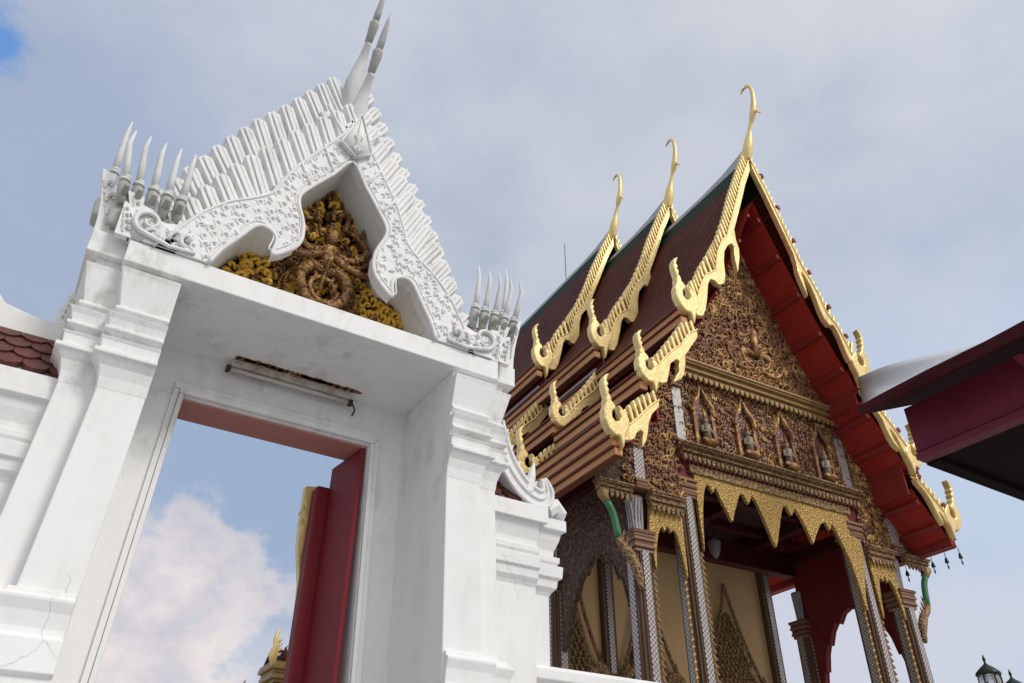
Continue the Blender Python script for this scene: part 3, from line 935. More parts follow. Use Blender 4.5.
SP = smooth_poly
limb([(0, 4.66), (0, 4.72), (0, 4.80), (0, 4.85)], [.040, .034, .056, .026], .11, 10)
for z_, r_ in ((4.69, .046), (4.745, .040), (4.83, .050)): strand([(-r_, z_ + .012), (0, z_ - .018), (r_, z_ + .012)], .009, .165)
limb([(0, 4.85), (0, 4.885), (0, 4.925), (0, 4.95)], [.022, .038, .038, .024], .13, 10)
for z_, r_ in ((4.948, .042), (4.975, .034), (5.0, .026), (5.03, .019), (5.07, .012)): fg.tube([PT(0, z_, .13), PT(0, z_ + .016, .13)], [r_, r_ * .8], 8)
fg.cone(PT(0, 5.07, .13), PT(0, 5.22, .13), .014, 6)
for s in (-1, 1):
    limb(SP([(s * .04, 4.82), (s * .12, 4.775), (s * .20, 4.81), (s * .235, 4.90), (s * .205, 4.985)], 5), (.028, .016), .12, 8, 4)
    limb(SP([(s * .04, 4.78), (s * .13, 4.70), (s * .22, 4.685), (s * .285, 4.73)], 5), (.027, .016), .14, 8, 3)
    limb(SP([(s * .01, 4.66), (s * .09, 4.655), (s * .145, 4.57), (s * .125, 4.46), (s * .05, 4.40), (s * .0, 4.385)], 5), (.042, .022), .12, 8, 4)
    limb(SP([(s * .05, 4.37), (s * .17, 4.355), (s * .28, 4.39), (s * .34, 4.46)], 5), (.030, .012), .10, 7, 2)
    limb(SP([(s * .10, 5.08), (s * .19, 5.02), (s * .25, 4.92), (s * .26, 4.80)], 5), (.014, .022), .07, 7, 3)
    strand([(s * .05, 4.80), (s * .11, 4.735), (s * .20, 4.745), (s * .25, 4.80)], .011, .17)
    strand([(s * .03, 4.70), (s * .12, 4.63), (s * .22, 4.625)], .010, .17)
    strand([(s * .17, 4.64), (s * .215, 4.54), (s * .20, 4.42), (s * .13, 4.33)], .014, .12)
    strand([(s * .20, 4.60), (s * .245, 4.50), (s * .23, 4.40)], .010, .12)
    for (x, z, x1, z1, rr_) in ((.205, 4.985, .215, 5.14, .020), (.285, 4.73, .315, 4.86, .017), (.09, 5.03, .11, 5.20, .018), (.055, 4.93, .085, 5.04, .012), (.26, 4.80, .285, 4.95, .016)):
        for q_ in range(3):
            zz = z + (z1 - z) * q_ * .22; xx = x + (x1 - x) * q_ * .22
            fg.tube([PT(s * xx, zz, .12), PT(s * xx, zz + .012, .12)], rr_ * (1.25 - .2 * q_), 7)
        fg.cone(PT(s * x, z, .12), PT(s * x1, z1, .12), rr_, 6)
    curl(fg, PT, s * .19, 4.95, .12, PI / 2, -s, .9, .12, 1.25, 3, 6)
    curl(fg, PT, s * .09, 4.44, .09, PI / 2 + s * .6, s, 1.0, .12, 1.2, 3, 6)
    curl(fg, PT, s * .30, 4.50, .11, PI / 2 - s * .6, -s, .9, .12, 1.2, 3, 6)
    for q_ in range(4): fg.cone(PT(s * (.06 + .02 * q_), 4.62 - .05 * q_, .15), PT(s * (.03 + .02 * q_), 4.53 - .05 * q_, .17), .014, 5)
lp_ = [(.085 * math.cos(a) , 4.50 + .085 * math.sin(a)) for a in [k * PI / 8 for k in range(17)]]
limb(lp_, .016, .13, 7)
strand([(.0, 4.70), (-.008, 4.62), (-.02, 4.54), (-.03, 4.47)], .013, .20)
fg.tube([PT(0, 4.885, .175), PT(0, 4.91, .18)], [.012, .007], 6)
fg.build('guardian_figure', BRONZE, ro, smooth=True)

# dead strip light in the corner under the lintel
fx = thing('strip_light', 'rusty white fluorescent strip light fixed in the corner under the gateway lintel', 'strip light', (GX, GY, 0))
m_ = MB(); m_.box(-.365, .385, .60, .668, 4.098, 4.139)
hs = m_.build('housing', TUBEMAT, fx, bevel=.006)
m_ = MB(); m_.tube([(-.36, .632, 4.084), (.38, .632, 4.084)], .0125, 10)
m_.build('tube', simple('dusty_tube', (0.55, 0.53, 0.50), 0.35), fx, smooth=True)
for s in (-.375, .385):
    m_ = MB(); m_.box(s - .012, s + .012, .615, .650, 4.065, 4.0985)
    if s < 0: m_.build('socket', DARKBROWN, fx)
m_.tube([(.40, .64, 4.09), (.43, .66, 4.06), (.42, .672, 4.02)], .006, 5)
m_.build('socket', DARKBROWN, fx)
m_ = MB(); R3 = random.Random(4)
for k in range(26):
    x = -.34 + .73 * k / 25; w_ = R3.uniform(.016, .05)
    pl = [(x + w_ * math.cos(a) * R3.uniform(.5, 1.1), .577 + R3.uniform(.5, 1) * .028 * math.sin(a)) for a in [i * PI / 4 for i in range(8)]]
    n8 = len(pl)
    m_.add([(p[0], p[1], 4.1375) for p in pl] + [(p[0], p[1], 4.1415) for p in pl], [tuple(range(n8))] + [(i, (i + 1) % n8, (i + 1) % n8 + n8, i + n8) for i in range(n8)])
m_.build('rust_flake', RUST, fx)

# ------------------------------------------------------------------ precinct walls either side of the gateway
WALLP = [(0, .10), (1.6, .10), (1.62, .0), (3.03, 0), (3.05, .012), (3.075, .035), (3.125, .042), (3.13, .06), (3.20, .066), (3.205, .03), (3.225, .05), (3.258, .052), (3.262, .022), (3.30, .026), (3.36, .05), (3.41, .062), (3.415, .09), (3.53, .092)]


def wall_ring(x0, x1, yf, yb, z, o_): return [(x0, yf - o_, z), (x1, yf - o_, z), (x1, yb + o_, z), (x0, yb + o_, z)]


def scale_tiles(mb, x0, x1, p0, p1, nrow, w):
    """rows of round-tailed clay tiles lying on a slope from p0 (y, z) at the eave up to p1"""
    dy, dz = p1[0] - p0[0], p1[1] - p0[1]; L = math.hypot(dy, dz); uy, uz = dy / L, dz / L; ny, nz = -uz, uy
    for r in range(nrow):
        s0 = L * r / nrow; x = x0 - (w / 2 if r % 2 else 0)
        while x < x1:
            a, b = max(x, x0), min(x + w, x1)
            if b - a > w * .15:
                cx = (a + b) / 2; hw = (b - a) / 2 * .97; Lt = L / nrow * 1.25
                pts = [(cx - hw, s0 + Lt), (cx - hw, s0 + Lt * .35), (cx - hw * .6, s0 + Lt * .06), (cx, s0 - Lt * .04), (cx + hw * .6, s0 + Lt * .06), (cx + hw, s0 + Lt * .35), (cx + hw, s0 + Lt)]
                def W(px, s, hgt): return (px, p0[0] + uy * s + ny * hgt, p0[1] + uz * s + nz * hgt)
                top = [W(px, s, .016 - .012 * (s - s0) / Lt + .004) for px, s in pts]; bot = [W(px, s, -.006 - .012 * (s - s0) / Lt) for px, s in pts]
                n_ = len(pts)
                mb.add(top + bot, [tuple(range(n_)), tuple(range(2 * n_ - 1, n_ - 1, -1))] + [(i, i + n_, (i + 1) % n_ + n_, (i + 1) % n_) for i in range(n_)])
            x += w


lw = thing('precinct_wall', 'white moulded precinct wall with clay tile coping running left from the gateway', 'wall', (GX, GY, 0))
as_thing(lw)
m_ = MB(); m_.loft([wall_ring(-7.0, -1.12, .29, .71, z, o_) for z, o_ in WALLP])
m_.build('wall_face', WHITE, lw, bevel=.004)
m_ = MB(); scale_tiles(m_, -1.56, -1.13, (.225, 3.545), (.47, 3.86), 4, .115)

m_.build('coping_tiles', CLAY, lw)
m_ = MB()
m_.box(-7.0, -1.135, .26, .74, 3.52, 3.538)
m_.prism([(.235, 3.53), (.50, 3.87), (.50, 3.53)], -7.0, -1.136, 0, lambda p: (p[1], p[0], p[2]))
m_.loft([[(x, .46, z0), (x, .54, z0 + .0), (x, .60, z1), (x, .44, z1)] for x, z0, z1 in ((-1.57, 3.80, 4.05), (-1.51, 3.80, 3.985), (-1.36, 3.80, 3.955), (-1.135, 3.80, 3.95))])
m_.prism([(-7, 3.54), (-1.3, 3.54), (-1.3, 3.9), (-7, 3.9)], .47, .5)
m_.loft([[(-7, .44, 3.82), (-7, .56, 3.82), (-7, .56, 4.02), (-7, .44, 4.02)], [(-1.92, .44, 3.82), (-1.92, .56, 3.82), (-1.92, .56, 4.02), (-1.92, .44, 4.02)]])
m_.build('coping_ridge', WHITE, lw, bevel=.006)
m_ = MB()
m_.prism([(-2.0, 3.53), (-1.56, 3.53), (-1.565, 3.75), (-1.60, 3.90), (-1.63, 3.97), (-1.66, 4.05), (-2.0, 4.05)], .14, .78)
pb = m_.build('wall_pier', WHITE, lw, bevel=.01)
m_ = MB()
m_.prism([(-1.95, 4.06), (-1.64, 3.955), (-1.625, 3.99), (-1.63, 4.03), (-1.66, 4.06), (-1.72, 4.09), (-1.95, 4.10)], .12, .80)
m_.build('pier_cap', OCHRE, pb, bevel=.02)
m_ = MB(); flame_leaf(m_, 1, -1.20, -1.28, -1.235, 3.97, 4.17, .47, .05)
m_.build('ridge_leaf', CARVED, lw)

rw = thing('precinct_wall', 'white moulded wall stub with stepped end and curling naga coping right of the gateway', 'wall', (GX, GY, 0))
as_thing(rw)
m_ = MB(); m_.loft([wall_ring(1.12, 1.53, .29, .71, z, o_ * .9) for z, o_ in WALLP[:-2]] + [wall_ring(1.12, 1.57, .20, .80, 3.40, 0), wall_ring(1.12, 1.57, .20, .80, 3.50, 0)])
m_.build('wall_face', WHITE, rw, bevel=.004)
m_ = MB()
m_.loft([[(1.50, .34 - o_, z - .02), (1.655 + o_, .34 - o_, z - .02), (1.655 + o_, .66 + o_, z - .02), (1.50, .66 + o_, z - .02)] for z, o_ in WALLP[:-2]] + [[(1.50, .25, 3.395), (1.735, .25, 3.395), (1.735, .75, 3.395), (1.50, .75, 3.395)], [(1.50, .25, 3.465), (1.735, .25, 3.465), (1.735, .75, 3.465), (1.50, .75, 3.465)]])
m_.build('stepped_end', WHITE, rw, bevel=.004)
m_ = MB(); scale_tiles(m_, 1.13, 1.45, (.24, 3.515), (.47, 3.84), 3, .15)
m_.build('coping_tiles', CLAY, rw)
m_ = MB(); m_.box(1.13, 1.40, .44, .56, 3.50, 4.0)
m_.build('coping_ridge', WHITE, rw, bevel=.008)
m_ = MB()
cl = smooth_poly([(1.19, 4.00), (1.225, 3.88), (1.28, 3.745), (1.37, 3.625), (1.46, 3.565), (1.535, 3.555), (1.575, 3.61), (1.545, 3.69)], 5)
up_, lo_ = [], []
for k, p in enumerate(cl):
    a, b = Vector(cl[max(0, k - 1)]), Vector(cl[min(len(cl) - 1, k + 1)]); d = (b - a).normalized(); n_ = Vector((-d.y, d.x)); w_ = .056 * (1 - max(0, (k - 24) / 13) ** 1.3)
    up_.append((p[0] - n_.x * -w_, p[1] + n_.y * w_)); lo_.append((p[0] - n_.x * w_, p[1] - n_.y * w_))
m_.prism(up_ + lo_[::-1], .215, .33)
for q, y_, r_ in ((up_, .212, .014), (lo_, .212, .014), (cl, .210, .010)): m_.tube([(x, y_, z) for x, z in q], r_, 6)
for k in range(5): m_.cone((up_[4 + k * 4][0], .27, up_[4 + k * 4][1]), (up_[4 + k * 4][0] + .05, .26, up_[4 + k * 4][1] + .075), .022, 5)
m_.cone((1.44, .23, 3.58), (1.485, .22, 3.80), .036, 7)
m_.tube([(1.60, .27, 3.50), (1.66, .27, 3.545), (1.70, .27, 3.50), (1.705, .27, 3.46)], [.05, .06, .05, .02], 8)
m_.build('naga_coping', CARVED, rw, smooth=False, bevel=.006)

bw = thing('low_wall', 'plain low white wall at the foot of the hall, beyond the stepped wall end', 'wall', (GX, GY, 0))
as_thing(bw)
m_ = MB(); m_.box(1.50, 9.0, .36, .60, 0, 2.52)
m_.build('wall_face', WHITE, bw, bevel=.01)
m_ = MB(); m_.loft([[(1.50, y0, z), (9.0, y0, z), (9.0, y1, z), (1.50, y1, z)] for y0, y1, z in ((.35, .61, 2.521), (.31, .65, 2.545), (.31, .65, 2.60), (.34, .62, 2.62))])
m_.build('wall_cap', WHITE, bw, bevel=.006)

# ------------------------------------------------------------------ the ordination hall
hall = thing('ordination_hall', 'tall Thai ordination hall with three tiered maroon roofs, gilded gables and mirrored mosaic columns', 'temple hall', (11.378351, 9.24652, 0), rad(-2.583477))
RX = -.23
TIER_Y = [0.0, 2.70, 5.05]
TIER_DZ = [(0, 0, 0), (.80, .42, .32), (1.60, .90, .70)]
yb = lambda z, k=0: -.90 - .047 * (z - 7) + TIER_Y[k]

OUT1 = [(0, 15.52), (.42, 14.55), (.78, 13.70), (1.05, 12.93), (1.33, 12.26), (1.64, 11.73), (1.90, 11.29), (2.06, 10.95)]
MID1 = [(0, 15.10), (.35, 14.32), (.64, 13.52), (.91, 12.80), (1.02, 12.50), (1.20, 12.27), (1.36, 11.93), (1.47, 11.45), (1.75, 11.22), (1.88, 10.98), (2.02, 10.60), (2.16, 10.40)]
IN1 = [(0, 14.80), (.23, 14.25), (.53, 13.42), (.78, 12.76), (.78, 12.48), (.73, 12.28), (.75, 12.05), (.86, 11.63), (.885, 11.9), (.89, 12.1), (.87, 12.26), (.92, 12.33), (1.03, 12.24), (1.15, 12.04),
       (1.20, 11.78), (1.22, 11.40), (1.27, 11.22), (1.36, 11.14), (1.44, 11.12), (1.52, 11.18), (1.63, 11.17), (1.70, 11.03), (1.76, 10.72), (1.84, 10.40), (1.93, 10.22), (2.06, 10.19), (2.10, 10.25)]
NAGA = [(2.00, 10.52), (2.04, 10.34), (2.10, 10.22), (2.16, 9.96), (2.22, 10.18), (2.34, 10.18), (2.46, 10.28), (2.54, 10.45), (2.55, 10.62), (2.49, 10.77), (2.51, 10.83), (2.48, 10.88), (2.515, 11.0),
        (2.54, 11.12), (2.53, 11.24), (2.48, 11.33), (2.39, 11.39), (2.44, 11.29), (2.465, 11.20), (2.42, 11.16), (2.455, 11.09), (2.41, 11.04), (2.435, 10.97), (2.38, 10.90), (2.38, 10.84), (2.30, 10.76),
        (2.29, 10.70), (2.37, 10.62), (2.37, 10.51), (2.31, 10.45), (2.23, 10.47), (2.19, 10.55), (2.22, 10.63), (2.20, 10.70), (2.23, 10.80), (2.16, 10.74), (2.08, 10.66)]
OUT2 = [(2.16, 10.02), (2.46, 9.87), (2.75, 9.45), (3.10, 8.99), (3.22, 8.86)]
MID2 = [(2.12, 9.86), (2.32, 9.72), (2.52, 9.43), (2.75, 9.22), (2.97, 8.97), (3.16, 8.72)]
IN2 = [(2.12, 9.70), (2.30, 9.44), (2.45, 9.22), (2.47, 9.02), (2.52, 8.82), (2.60, 8.70), (2.77, 8.60), (2.70, 8.74), (2.63, 8.84), (2.62, 8.95), (2.60, 9.06), (2.66, 9.08), (2.80, 8.95), (2.86, 8.72), (2.91, 8.56), (3.0, 8.51), (3.13, 8.50)]
OUT3 = [(3.16, 8.30), (3.44, 8.14), (3.65, 7.96), (3.85, 7.73), (3.96, 7.60)]
MID3 = [(3.12, 8.16), (3.32, 8.00), (3.52, 7.78), (3.72, 7.58), (3.90, 7.42)]
IN3 = [(3.12, 8.04), (3.28, 7.86), (3.36, 7.68), (3.39, 7.50), (3.43, 7.36), (3.52, 7.22), (3.51, 7.36), (3.48, 7.48), (3.52, 7.52), (3.60, 7.46), (3.66, 7.34), (3.74, 7.29), (3.86, 7.26)]
N2 = [(3.16 + (x - 2.16) * .90, 8.27 + (z - 9.96) * .82) for x, z in NAGA]
N3 = [(3.89 + (x - 2.16) * .90, 7.10 + (z - 9.96) * .89) for x, z in NAGA]


def seg_hit(p, d, poly):
    best = None
    for a, b in zip(poly, poly[1:]):
        ex, ez = b[0] - a[0], b[1] - a[1]
        den = d[0] * ez - d[1] * ex
        if abs(den) < 1e-9: continue
        t_ = ((a[0] - p[0]) * ez - (a[1] - p[1]) * ex) / den
        u_ = ((a[0] - p[0]) * d[1] - (a[1] - p[1]) * d[0]) / den
        if t_ > 0 and -0.001 <= u_ <= 1.001 and (best is None or t_ < best): best = t_
    return best


def barge(k, level, OUT, MID, INN, NG, spacing):
    dz = TIER_DZ[k][level]
    first = None

    def slim(P_, f):
        o_ = []
        for p in P_:
            best = None
            for a, b in zip(OUT, OUT[1:]):
                a_, b_ = Vector(a), Vector(b); d = b_ - a_; t_ = max(0, min(1, (Vector(p) - a_).dot(d) / d.length_squared)); q = a_ + d * t_
                if best is None or (q - Vector(p)).length < best[0]: best = ((q - Vector(p)).length, q)
            o_.append((p[0] + (best[1].x - p[0]) * f, p[1] + (best[1].y - p[1]) * f))
        return o_

    MID0, IN0 = MID, INN
    for s in (-1, 1):
        if s > 0: MID, INN = slim(MID0, .34), slim(IN0, .36)
        X = lambda x: s * x + RX
        ym = lambda off: (lambda x, z: yb(z - dz, k) + off)
        m_ = MB()
        out_ = [(X(x), z + dz) for x, z in OUT]; mid_ = [(X(x), z + dz) for x, z in MID]; in_ = [(X(x), z + dz) for x, z in INN]
        m_.prism(in_ + mid_[::-1], ym(-.05), ym(.07), 0)
        inset = [(X(x - .035), z + dz - .05) for x, z in OUT]
        m_.prism(mid_ + inset[::-1], ym(.015), ym(.05), 1)
        # raised bead along the lower edge
        m_.tube([(x, yb(z - dz, k) - .055, z) for x, z in mid_], .022, 5, 0)
        # flame fingers
        L = 0
        for a, b in zip(MID, MID[1:]): L += math.dist(a, b)
        N = max(3, int(L / spacing))
        for i in range(N):
            p, tg, _ = along(MID, (i + .5) / N)
            steep = abs(tg.y) / (abs(tg.x) + 1e-6)
            d = Vector((.30, 1)).normalized()
            h = seg_hit(p, d, OUT)
            if h is None or h > .9: h = .34
            h += .05
            pr = Vector((d.y, -d.x)); w = spacing * .50 * min(1, max(.45, abs(pr.dot(tg)))) 
            a = p + pr * w * .5; b = p - pr * w * .5
            tipq = p + d * h - pr * w * .18
            poly = [(a.x, a.y), (b.x, b.y), ((b + d * h * .80).x, (b + d * h * .80).y), (tipq.x, tipq.y), ((a + d * h * .86).x, (a + d * h * .86).y)]
            m_.prism([(X(q[0]), q[1] + dz) for q in poly], ym(-.045), ym(.045), 0)
        m_.tube([(x, yb(z - dz, k) + .03, z) for x, z in inset], .028, 5, 0)
        o_ = m_.build('bargeboard', [GOLD, DARKBROWN], hall, bevel=.012)
        n_ = MB()
        n_.prism([(X(x), z + dz) for x, z in NG], ym(-.075), ym(.075))
        cxn = sum(p[0] for p in NG[:12]) / 12
        n_.build('naga_finial', GOLD, o_, bevel=.034)
        if s == -1: first = o_
    return first


def chofa(k, parent):
    dz = TIER_DZ[k][0]; dy = TIER_Y[k]
    m_ = MB()
    pts = smooth_poly([(-1.30, 15.10), (-1.36, 15.35), (-1.43, 15.55), (-1.52, 15.80), (-1.62, 16.02), (-1.72, 16.20), (-1.80, 16.45), (-1.85, 16.75), (-1.84, 17.02), (-1.77, 17.17), (-1.64, 17.20), (-1.52, 17.13)], 3)
    rk = smooth_poly([(.07,), (.115,), (.105,), (.058,), (.045,), (.078,), (.066,), (.052,), (.045,), (.042,), (.036,), (.010,)], 3)
    m_.tube([(RX, y + dy, z + dz) for y, z in pts], [max(.008, r[0]) for r in rk], 10)
    m_.tube([(RX, -1.74 + dy, 16.28 + dz), (RX, -1.86 + dy, 16.20 + dz), (RX, -1.95 + dy, 16.04 + dz)], [.055, .036, .008], 6)
    m_.build('chofa_finial', GOLD, parent, smooth=True)


for k in range(3):
    b1 = barge(k, 0, OUT1, MID1, IN1, NAGA, .150)
    chofa(k, b1)
    barge(k, 1, OUT2, MID2, IN2, N2, .135)
    barge(k, 2, OUT3, MID3, IN3, N3, .125)

# roofs: curved tile slopes, green border by the ridge, mortar ridge, red boarded undersides, moulded teak eaves
R_1 = [(0, 15.26), (.40, 14.36), (.74, 13.52), (1.02, 12.76), (1.30, 12.08), (1.62, 11.52), (1.88, 11.08), (2.14, 10.70), (2.46, 10.30)]
R_2 = [(2.18, 9.86), (2.45, 9.64), (2.75, 9.30), (3.08, 8.92), (3.48, 8.64)]
R_3 = [(3.10, 8.30), (3.40, 8.12), (3.70, 7.90), (3.95, 7.74), (4.16, 7.63)]
S_1 = [(0, 13.95), (.55, 12.72), (1.20, 11.42), (1.75, 10.48), (2.16, 9.86)]
S_2 = [(2.14, 9.66), (2.60, 9.08), (3.10, 8.46), (3.30, 8.26)]
S_3 = [(3.08, 8.00), (3.50, 7.52), (4.02, 7.00)]
YEND = [3.35, 5.75, 16.0]
YLOW = [1.72, 4.07, 16.0]      # the lower roofs of a tier stop where the next tier's bargeboard stands
yend = lambda k, lv: YEND[k] if lv == 0 else YLOW[k]


def sheet(mb, prof, k, lev, s, yfront, yend, ny=6, thick=0):
    dz = TIER_DZ[k][lev]; n = len(prof); vs_, fs_, uv = [], [], []
    arc = [0]
    for a, b in zip(prof, prof[1:]): arc.append(arc[-1] + math.dist(a, b))
    for j in range(ny + 1):
        for i, (x, z) in enumerate(prof):
            y0 = yb(z, k) + yfront
            y = y0 + (yend - y0) * j / ny
            vs_.append((s * x + RX, y, z + dz)); uv.append((y, arc[i]))
    for j in range(ny):
        for i in range(n - 1):
            fs_.append((j * n + i, j * n + i + 1, (j + 1) * n + i + 1, (j + 1) * n + i))
    if mb.uv is None: mb.uv = []
    mb.uv += uv
    mb.add(vs_, fs_)


def split_prof(prof, L):
    acc = 0
    for i in range(len(prof) - 1):
        d = math.dist(prof[i], prof[i + 1])
        if acc + d >= L:
            t_ = (L - acc) / d
            p = (prof[i][0] + (prof[i + 1][0] - prof[i][0]) * t_, prof[i][1] + (prof[i + 1][1] - prof[i][1]) * t_)
            return prof[:i + 1] + [p], [p] + prof[i + 1:]
        acc += d


for k in range(3):
    red, grn, sof = MB(), MB(), MB()
    for s in (-1, 1):
        a, b = split_prof(smooth_poly(R_1, 3), .90)
        sheet(grn, a, k, 0, s, .06, YEND[k]); sheet(red, b, k, 0, s, .06, YEND[k])
        sheet(red, smooth_poly(R_2, 3), k, 1, s, .06, YLOW[k]); sheet(red, smooth_poly(R_3, 3), k, 2, s, .06, YLOW[k])
        for pr, lv in ((S_1, 0), (S_2, 1), (S_3, 2)): sheet(sof, smooth_poly(pr, 3), k, lv, s, .05, yend(k, lv))
    ro_ = red.build('roof', TILE_RED, hall, smooth=True)
    grn.build('roof_border', TILE_GREEN, ro_, smooth=True)
    sof.build('soffit', REDPLANK, ro_, smooth=True)
    # purlins under the overhang
    for s in (-1, 1):
        for pr, lv, fr in ((S_1, 0, (.10, .30, .50, .70, .88)), (S_2, 1, (.18, .55, .92)), (S_3, 2, (.2, .6))):
            dz = TIER_DZ[k][lev] if False else TIER_DZ[k][lv]
            for f in fr:
                p, tg, _ = along(pr, f); nrm = Vector((-tg.y, tg.x)); nrm = nrm if nrm.y < 0 else -nrm
                y0 = yb(p.y, k) + .08; y1 = (0.1 if k == 0 else TIER_Y[k] + .3)
                c0 = p + nrm * .005; c1 = p + nrm * .075; h = tg * .05
                q = [c0 - h, c0 + h, c1 + h, c1 - h]
                pu = MB(); pu.prism([(s * v_.x + RX, v_.y + dz) for v_ in q], y0, y1)
                pu.build('purlin', REDWOOD, ro_, bevel=.01)
    # flank boards that close the steps between the roofs
    for s in (-1, 1):
        for x, z0, z1, lv in ((2.12, 9.6, 10.5, 0), (3.06, 7.9, 8.9, 1)):
            dz0 = TIER_DZ[k][lv]; dz1 = TIER_DZ[k][lv + 1]
            y0 = yb(z0, k) + .10
            fl = MB(); fl.box(min(s * x, s * (x - .04)) + RX, max(s * x, s * (x - .04)) + RX, y0, YEND[k], z0 + dz1, z1 + dz0 - .1)
            fl.build('flank_board', REDWOOD, ro_)
    # moulded eaves
    for s in (-1, 1):
        fa, fb = MB(), MB()
        for x, zt, prof, lv in ((2.46, 10.31, ((-.035, .05), (-.155, .10), (-.185, .085), (-.33, .13), (-.36, .12)), 0),
                                (3.48, 8.65, ((-.03, .04), (-.14, .09), (-.17, .075), (-.31, .12), (-.34, .10)), 1),
                                (4.16, 7.64, ((-.03, .05), (-.15, .10), (-.18, .085), (-.30, .14), (-.33, .125), (-.46, .19), (-.49, .18), (-.61, .24), (-.63, .23)), 2)):
            dz = TIER_DZ[k][lv]
            zz = zt; last = 0
            for i, (dzz, ins) in enumerate(prof):
                x0, x1 = x - ins * .9 - .10, x - ins * .9 + .05
                y0 = yb(zt + dzz, k) + .02
                (fa if i % 2 else fb).box(min(s * x0, s * x1) + RX, max(s * x0, s * x1) + RX, y0 + .004 * (i % 2), yend(k, lv) + .002 * i, zt + dzz + dz + .001, zt + last + dz)
                last = dzz
        for x, z_, lv in ((2.20, 9.90, 0), (3.22, 8.26, 1)):
            gt = MB(); dz = TIER_DZ[k][lv]; y0 = yb(z_, k) + .3
            gt.box(min(s * x, s * (x - .10)) + RX, max(s * x, s * (x - .10)) + RX, y0, yend(k, lv), z_ - .07 + dz, z_ - .005 + dz)
            gt.build('gutter', SHEET, ro_, bevel=.01)
        fa.build('eave_moulding', TEAK if s < 0 else REDWOOD, ro_, bevel=.012)
        fb.build('eave_moulding', TEAK_DK if s < 0 else REDWOOD, ro_, bevel=.008)
    for OUTL, lv, fr in ((OUT1, 0, (.16, .33, .50, .66, .83, .97)), (OUT2, 1, (.15, .75)), (OUT3, 2, (.1, .8))):
        dz = TIER_DZ[k][lv]
        for f in fr:
            p, tg, _ = along(OUTL, f); nrm = Vector((-tg.y, tg.x)); nrm = nrm if nrm.x > 0 else -nrm
            q = [p - tg * .05 - nrm * .02, p + tg * .05 - nrm * .02, p + tg * .05 + nrm * .07, p - tg * .05 + nrm * .07]
            pe = MB(); pe.prism([(v_.x + RX, v_.y + dz) for v_ in q], yb(p.y, k) - .06, yb(p.y, k) + .20)
            pe.build('purlin_end', REDWOOD, ro_)
    # ridge: pale mortar cap that climbs to the finial
    rg = MB(); dz = TIER_DZ[k][0]
    y0 = yb(15.3, k) + .05
    secs = []
    for y, zt in ((y0, 15.48), (y0 + .25, 15.42), (y0 + .7, 15.33), (y0 + 1.4, 15.28), (YEND[k], 15.28)):
        secs.append([(RX - .075, y, 15.10 + dz), (RX - .05, y, zt - .04 + dz), (RX, y, zt + dz), (RX + .05, y, zt - .04 + dz), (RX + .075, y, 15.10 + dz), (RX, y, 15.12 + dz)])
    rg.loft(secs)
    rg.build('ridge_cap', GREYCAP, ro_, bevel=.01)
# thin lightning rod on the rear ridge
m_ = MB(); m_.tube([(RX, 6.2, 16.9), (RX, 6.2, 18.3)], .012, 5); m_.build('lightning_rod', GREENMETAL, hall)

# gable front: pediment, cornices, frieze
py = lambda x, z: -.10 - .05 * (z - 9.8)
ped = [(-2.05, 9.86), (2.10, 9.86), (.06, 13.45)]
m_ = MB(); m_.prism(ped, lambda x, z: py(x, z), lambda x, z: py(x, z) + .10)
pdm = m_.build('pediment', GROUND_RED, hall)
m_ = MB(); PP = lambda u, w, d: (u, py(u, w) - d - .005, w)
R4 = random.Random(5)
fill_curls(m_, PP, ped, .30, .03, .20, .16, .22, .085, rnd=R4)
fill_curls(m_, lambda u, w, d: PP(u, w, d + .01), ped, .20, .03, .18, .3, .25, .085, rnd=R4)
fill_curls(m_, lambda u, w, d: PP(u, w, d + .02), ped, .13, .03, .2, .35, .3, .09, rnd=R4)
m_.build('gilded_scrolls', GILT, pdm, smooth=True)
m_ = MB()
for s in (-1, 1):
    a, b = Vector((s * 2.12, 9.84)), Vector((.06 + s * .02, 13.50))
    d = (b - a).normalized(); nn = Vector((d.y, -d.x)) * (1 if s > 0 else -1)
    for off, w, pr in ((0, .055, -.10), (.058, .05, -.07), (.11, .05, -.115)):
        q = [a + nn * off, b + nn * off, b + nn * (off + w), a + nn * (off + w)]
        m_.prism([(v_.x, v_.y) for v_ in q], lambda x, z: py(x, z) + pr, lambda x, z: py(x, z) + .09)
m_.build('raking_border', GOLD_DULL, pdm, bevel=.008)
# the god on his mount at the middle of the pediment
m_ = MB()
for pts, r in (([(.05, 10.55), (.05, 10.8), (.05, 11.05), (.05, 11.25)], [.13, .10, .13, .06]), ([(.05, 11.25), (.05, 11.36), (.05, 11.46)], [.06, .085, .06]), ([(.05, 11.46), (.05, 11.62), (.05, 11.95)], [.07, .04, .006])):
    m_.tube([PP(p[0], p[1], .06) for p in pts], [q_ * .72 for q_ in r], 8)
for s in (-1, 1):
    for q, r in ((smooth_poly([(.05 + s * .10, 11.08), (.05 + s * .34, 10.95), (.05 + s * .42, 11.22), (.05 + s * .36, 11.4)], 4), .05), (smooth_poly([(.05 + s * .08, 10.58), (.05 + s * .36, 10.62), (.05 + s * .30, 10.36), (.05 + s * .1, 10.30)], 4), .075),
                 (smooth_poly([(.05 + s * .1, 10.25), (.05 + s * .5, 10.2), (.05 + s * .75, 10.5), (.05 + s * .6, 10.75)], 4), .05)):
        m_.tube([PP(p[0], p[1], .05) for p in q], [r * (.8 - .45 * i / len(q)) for i in range(len(q))], 7)
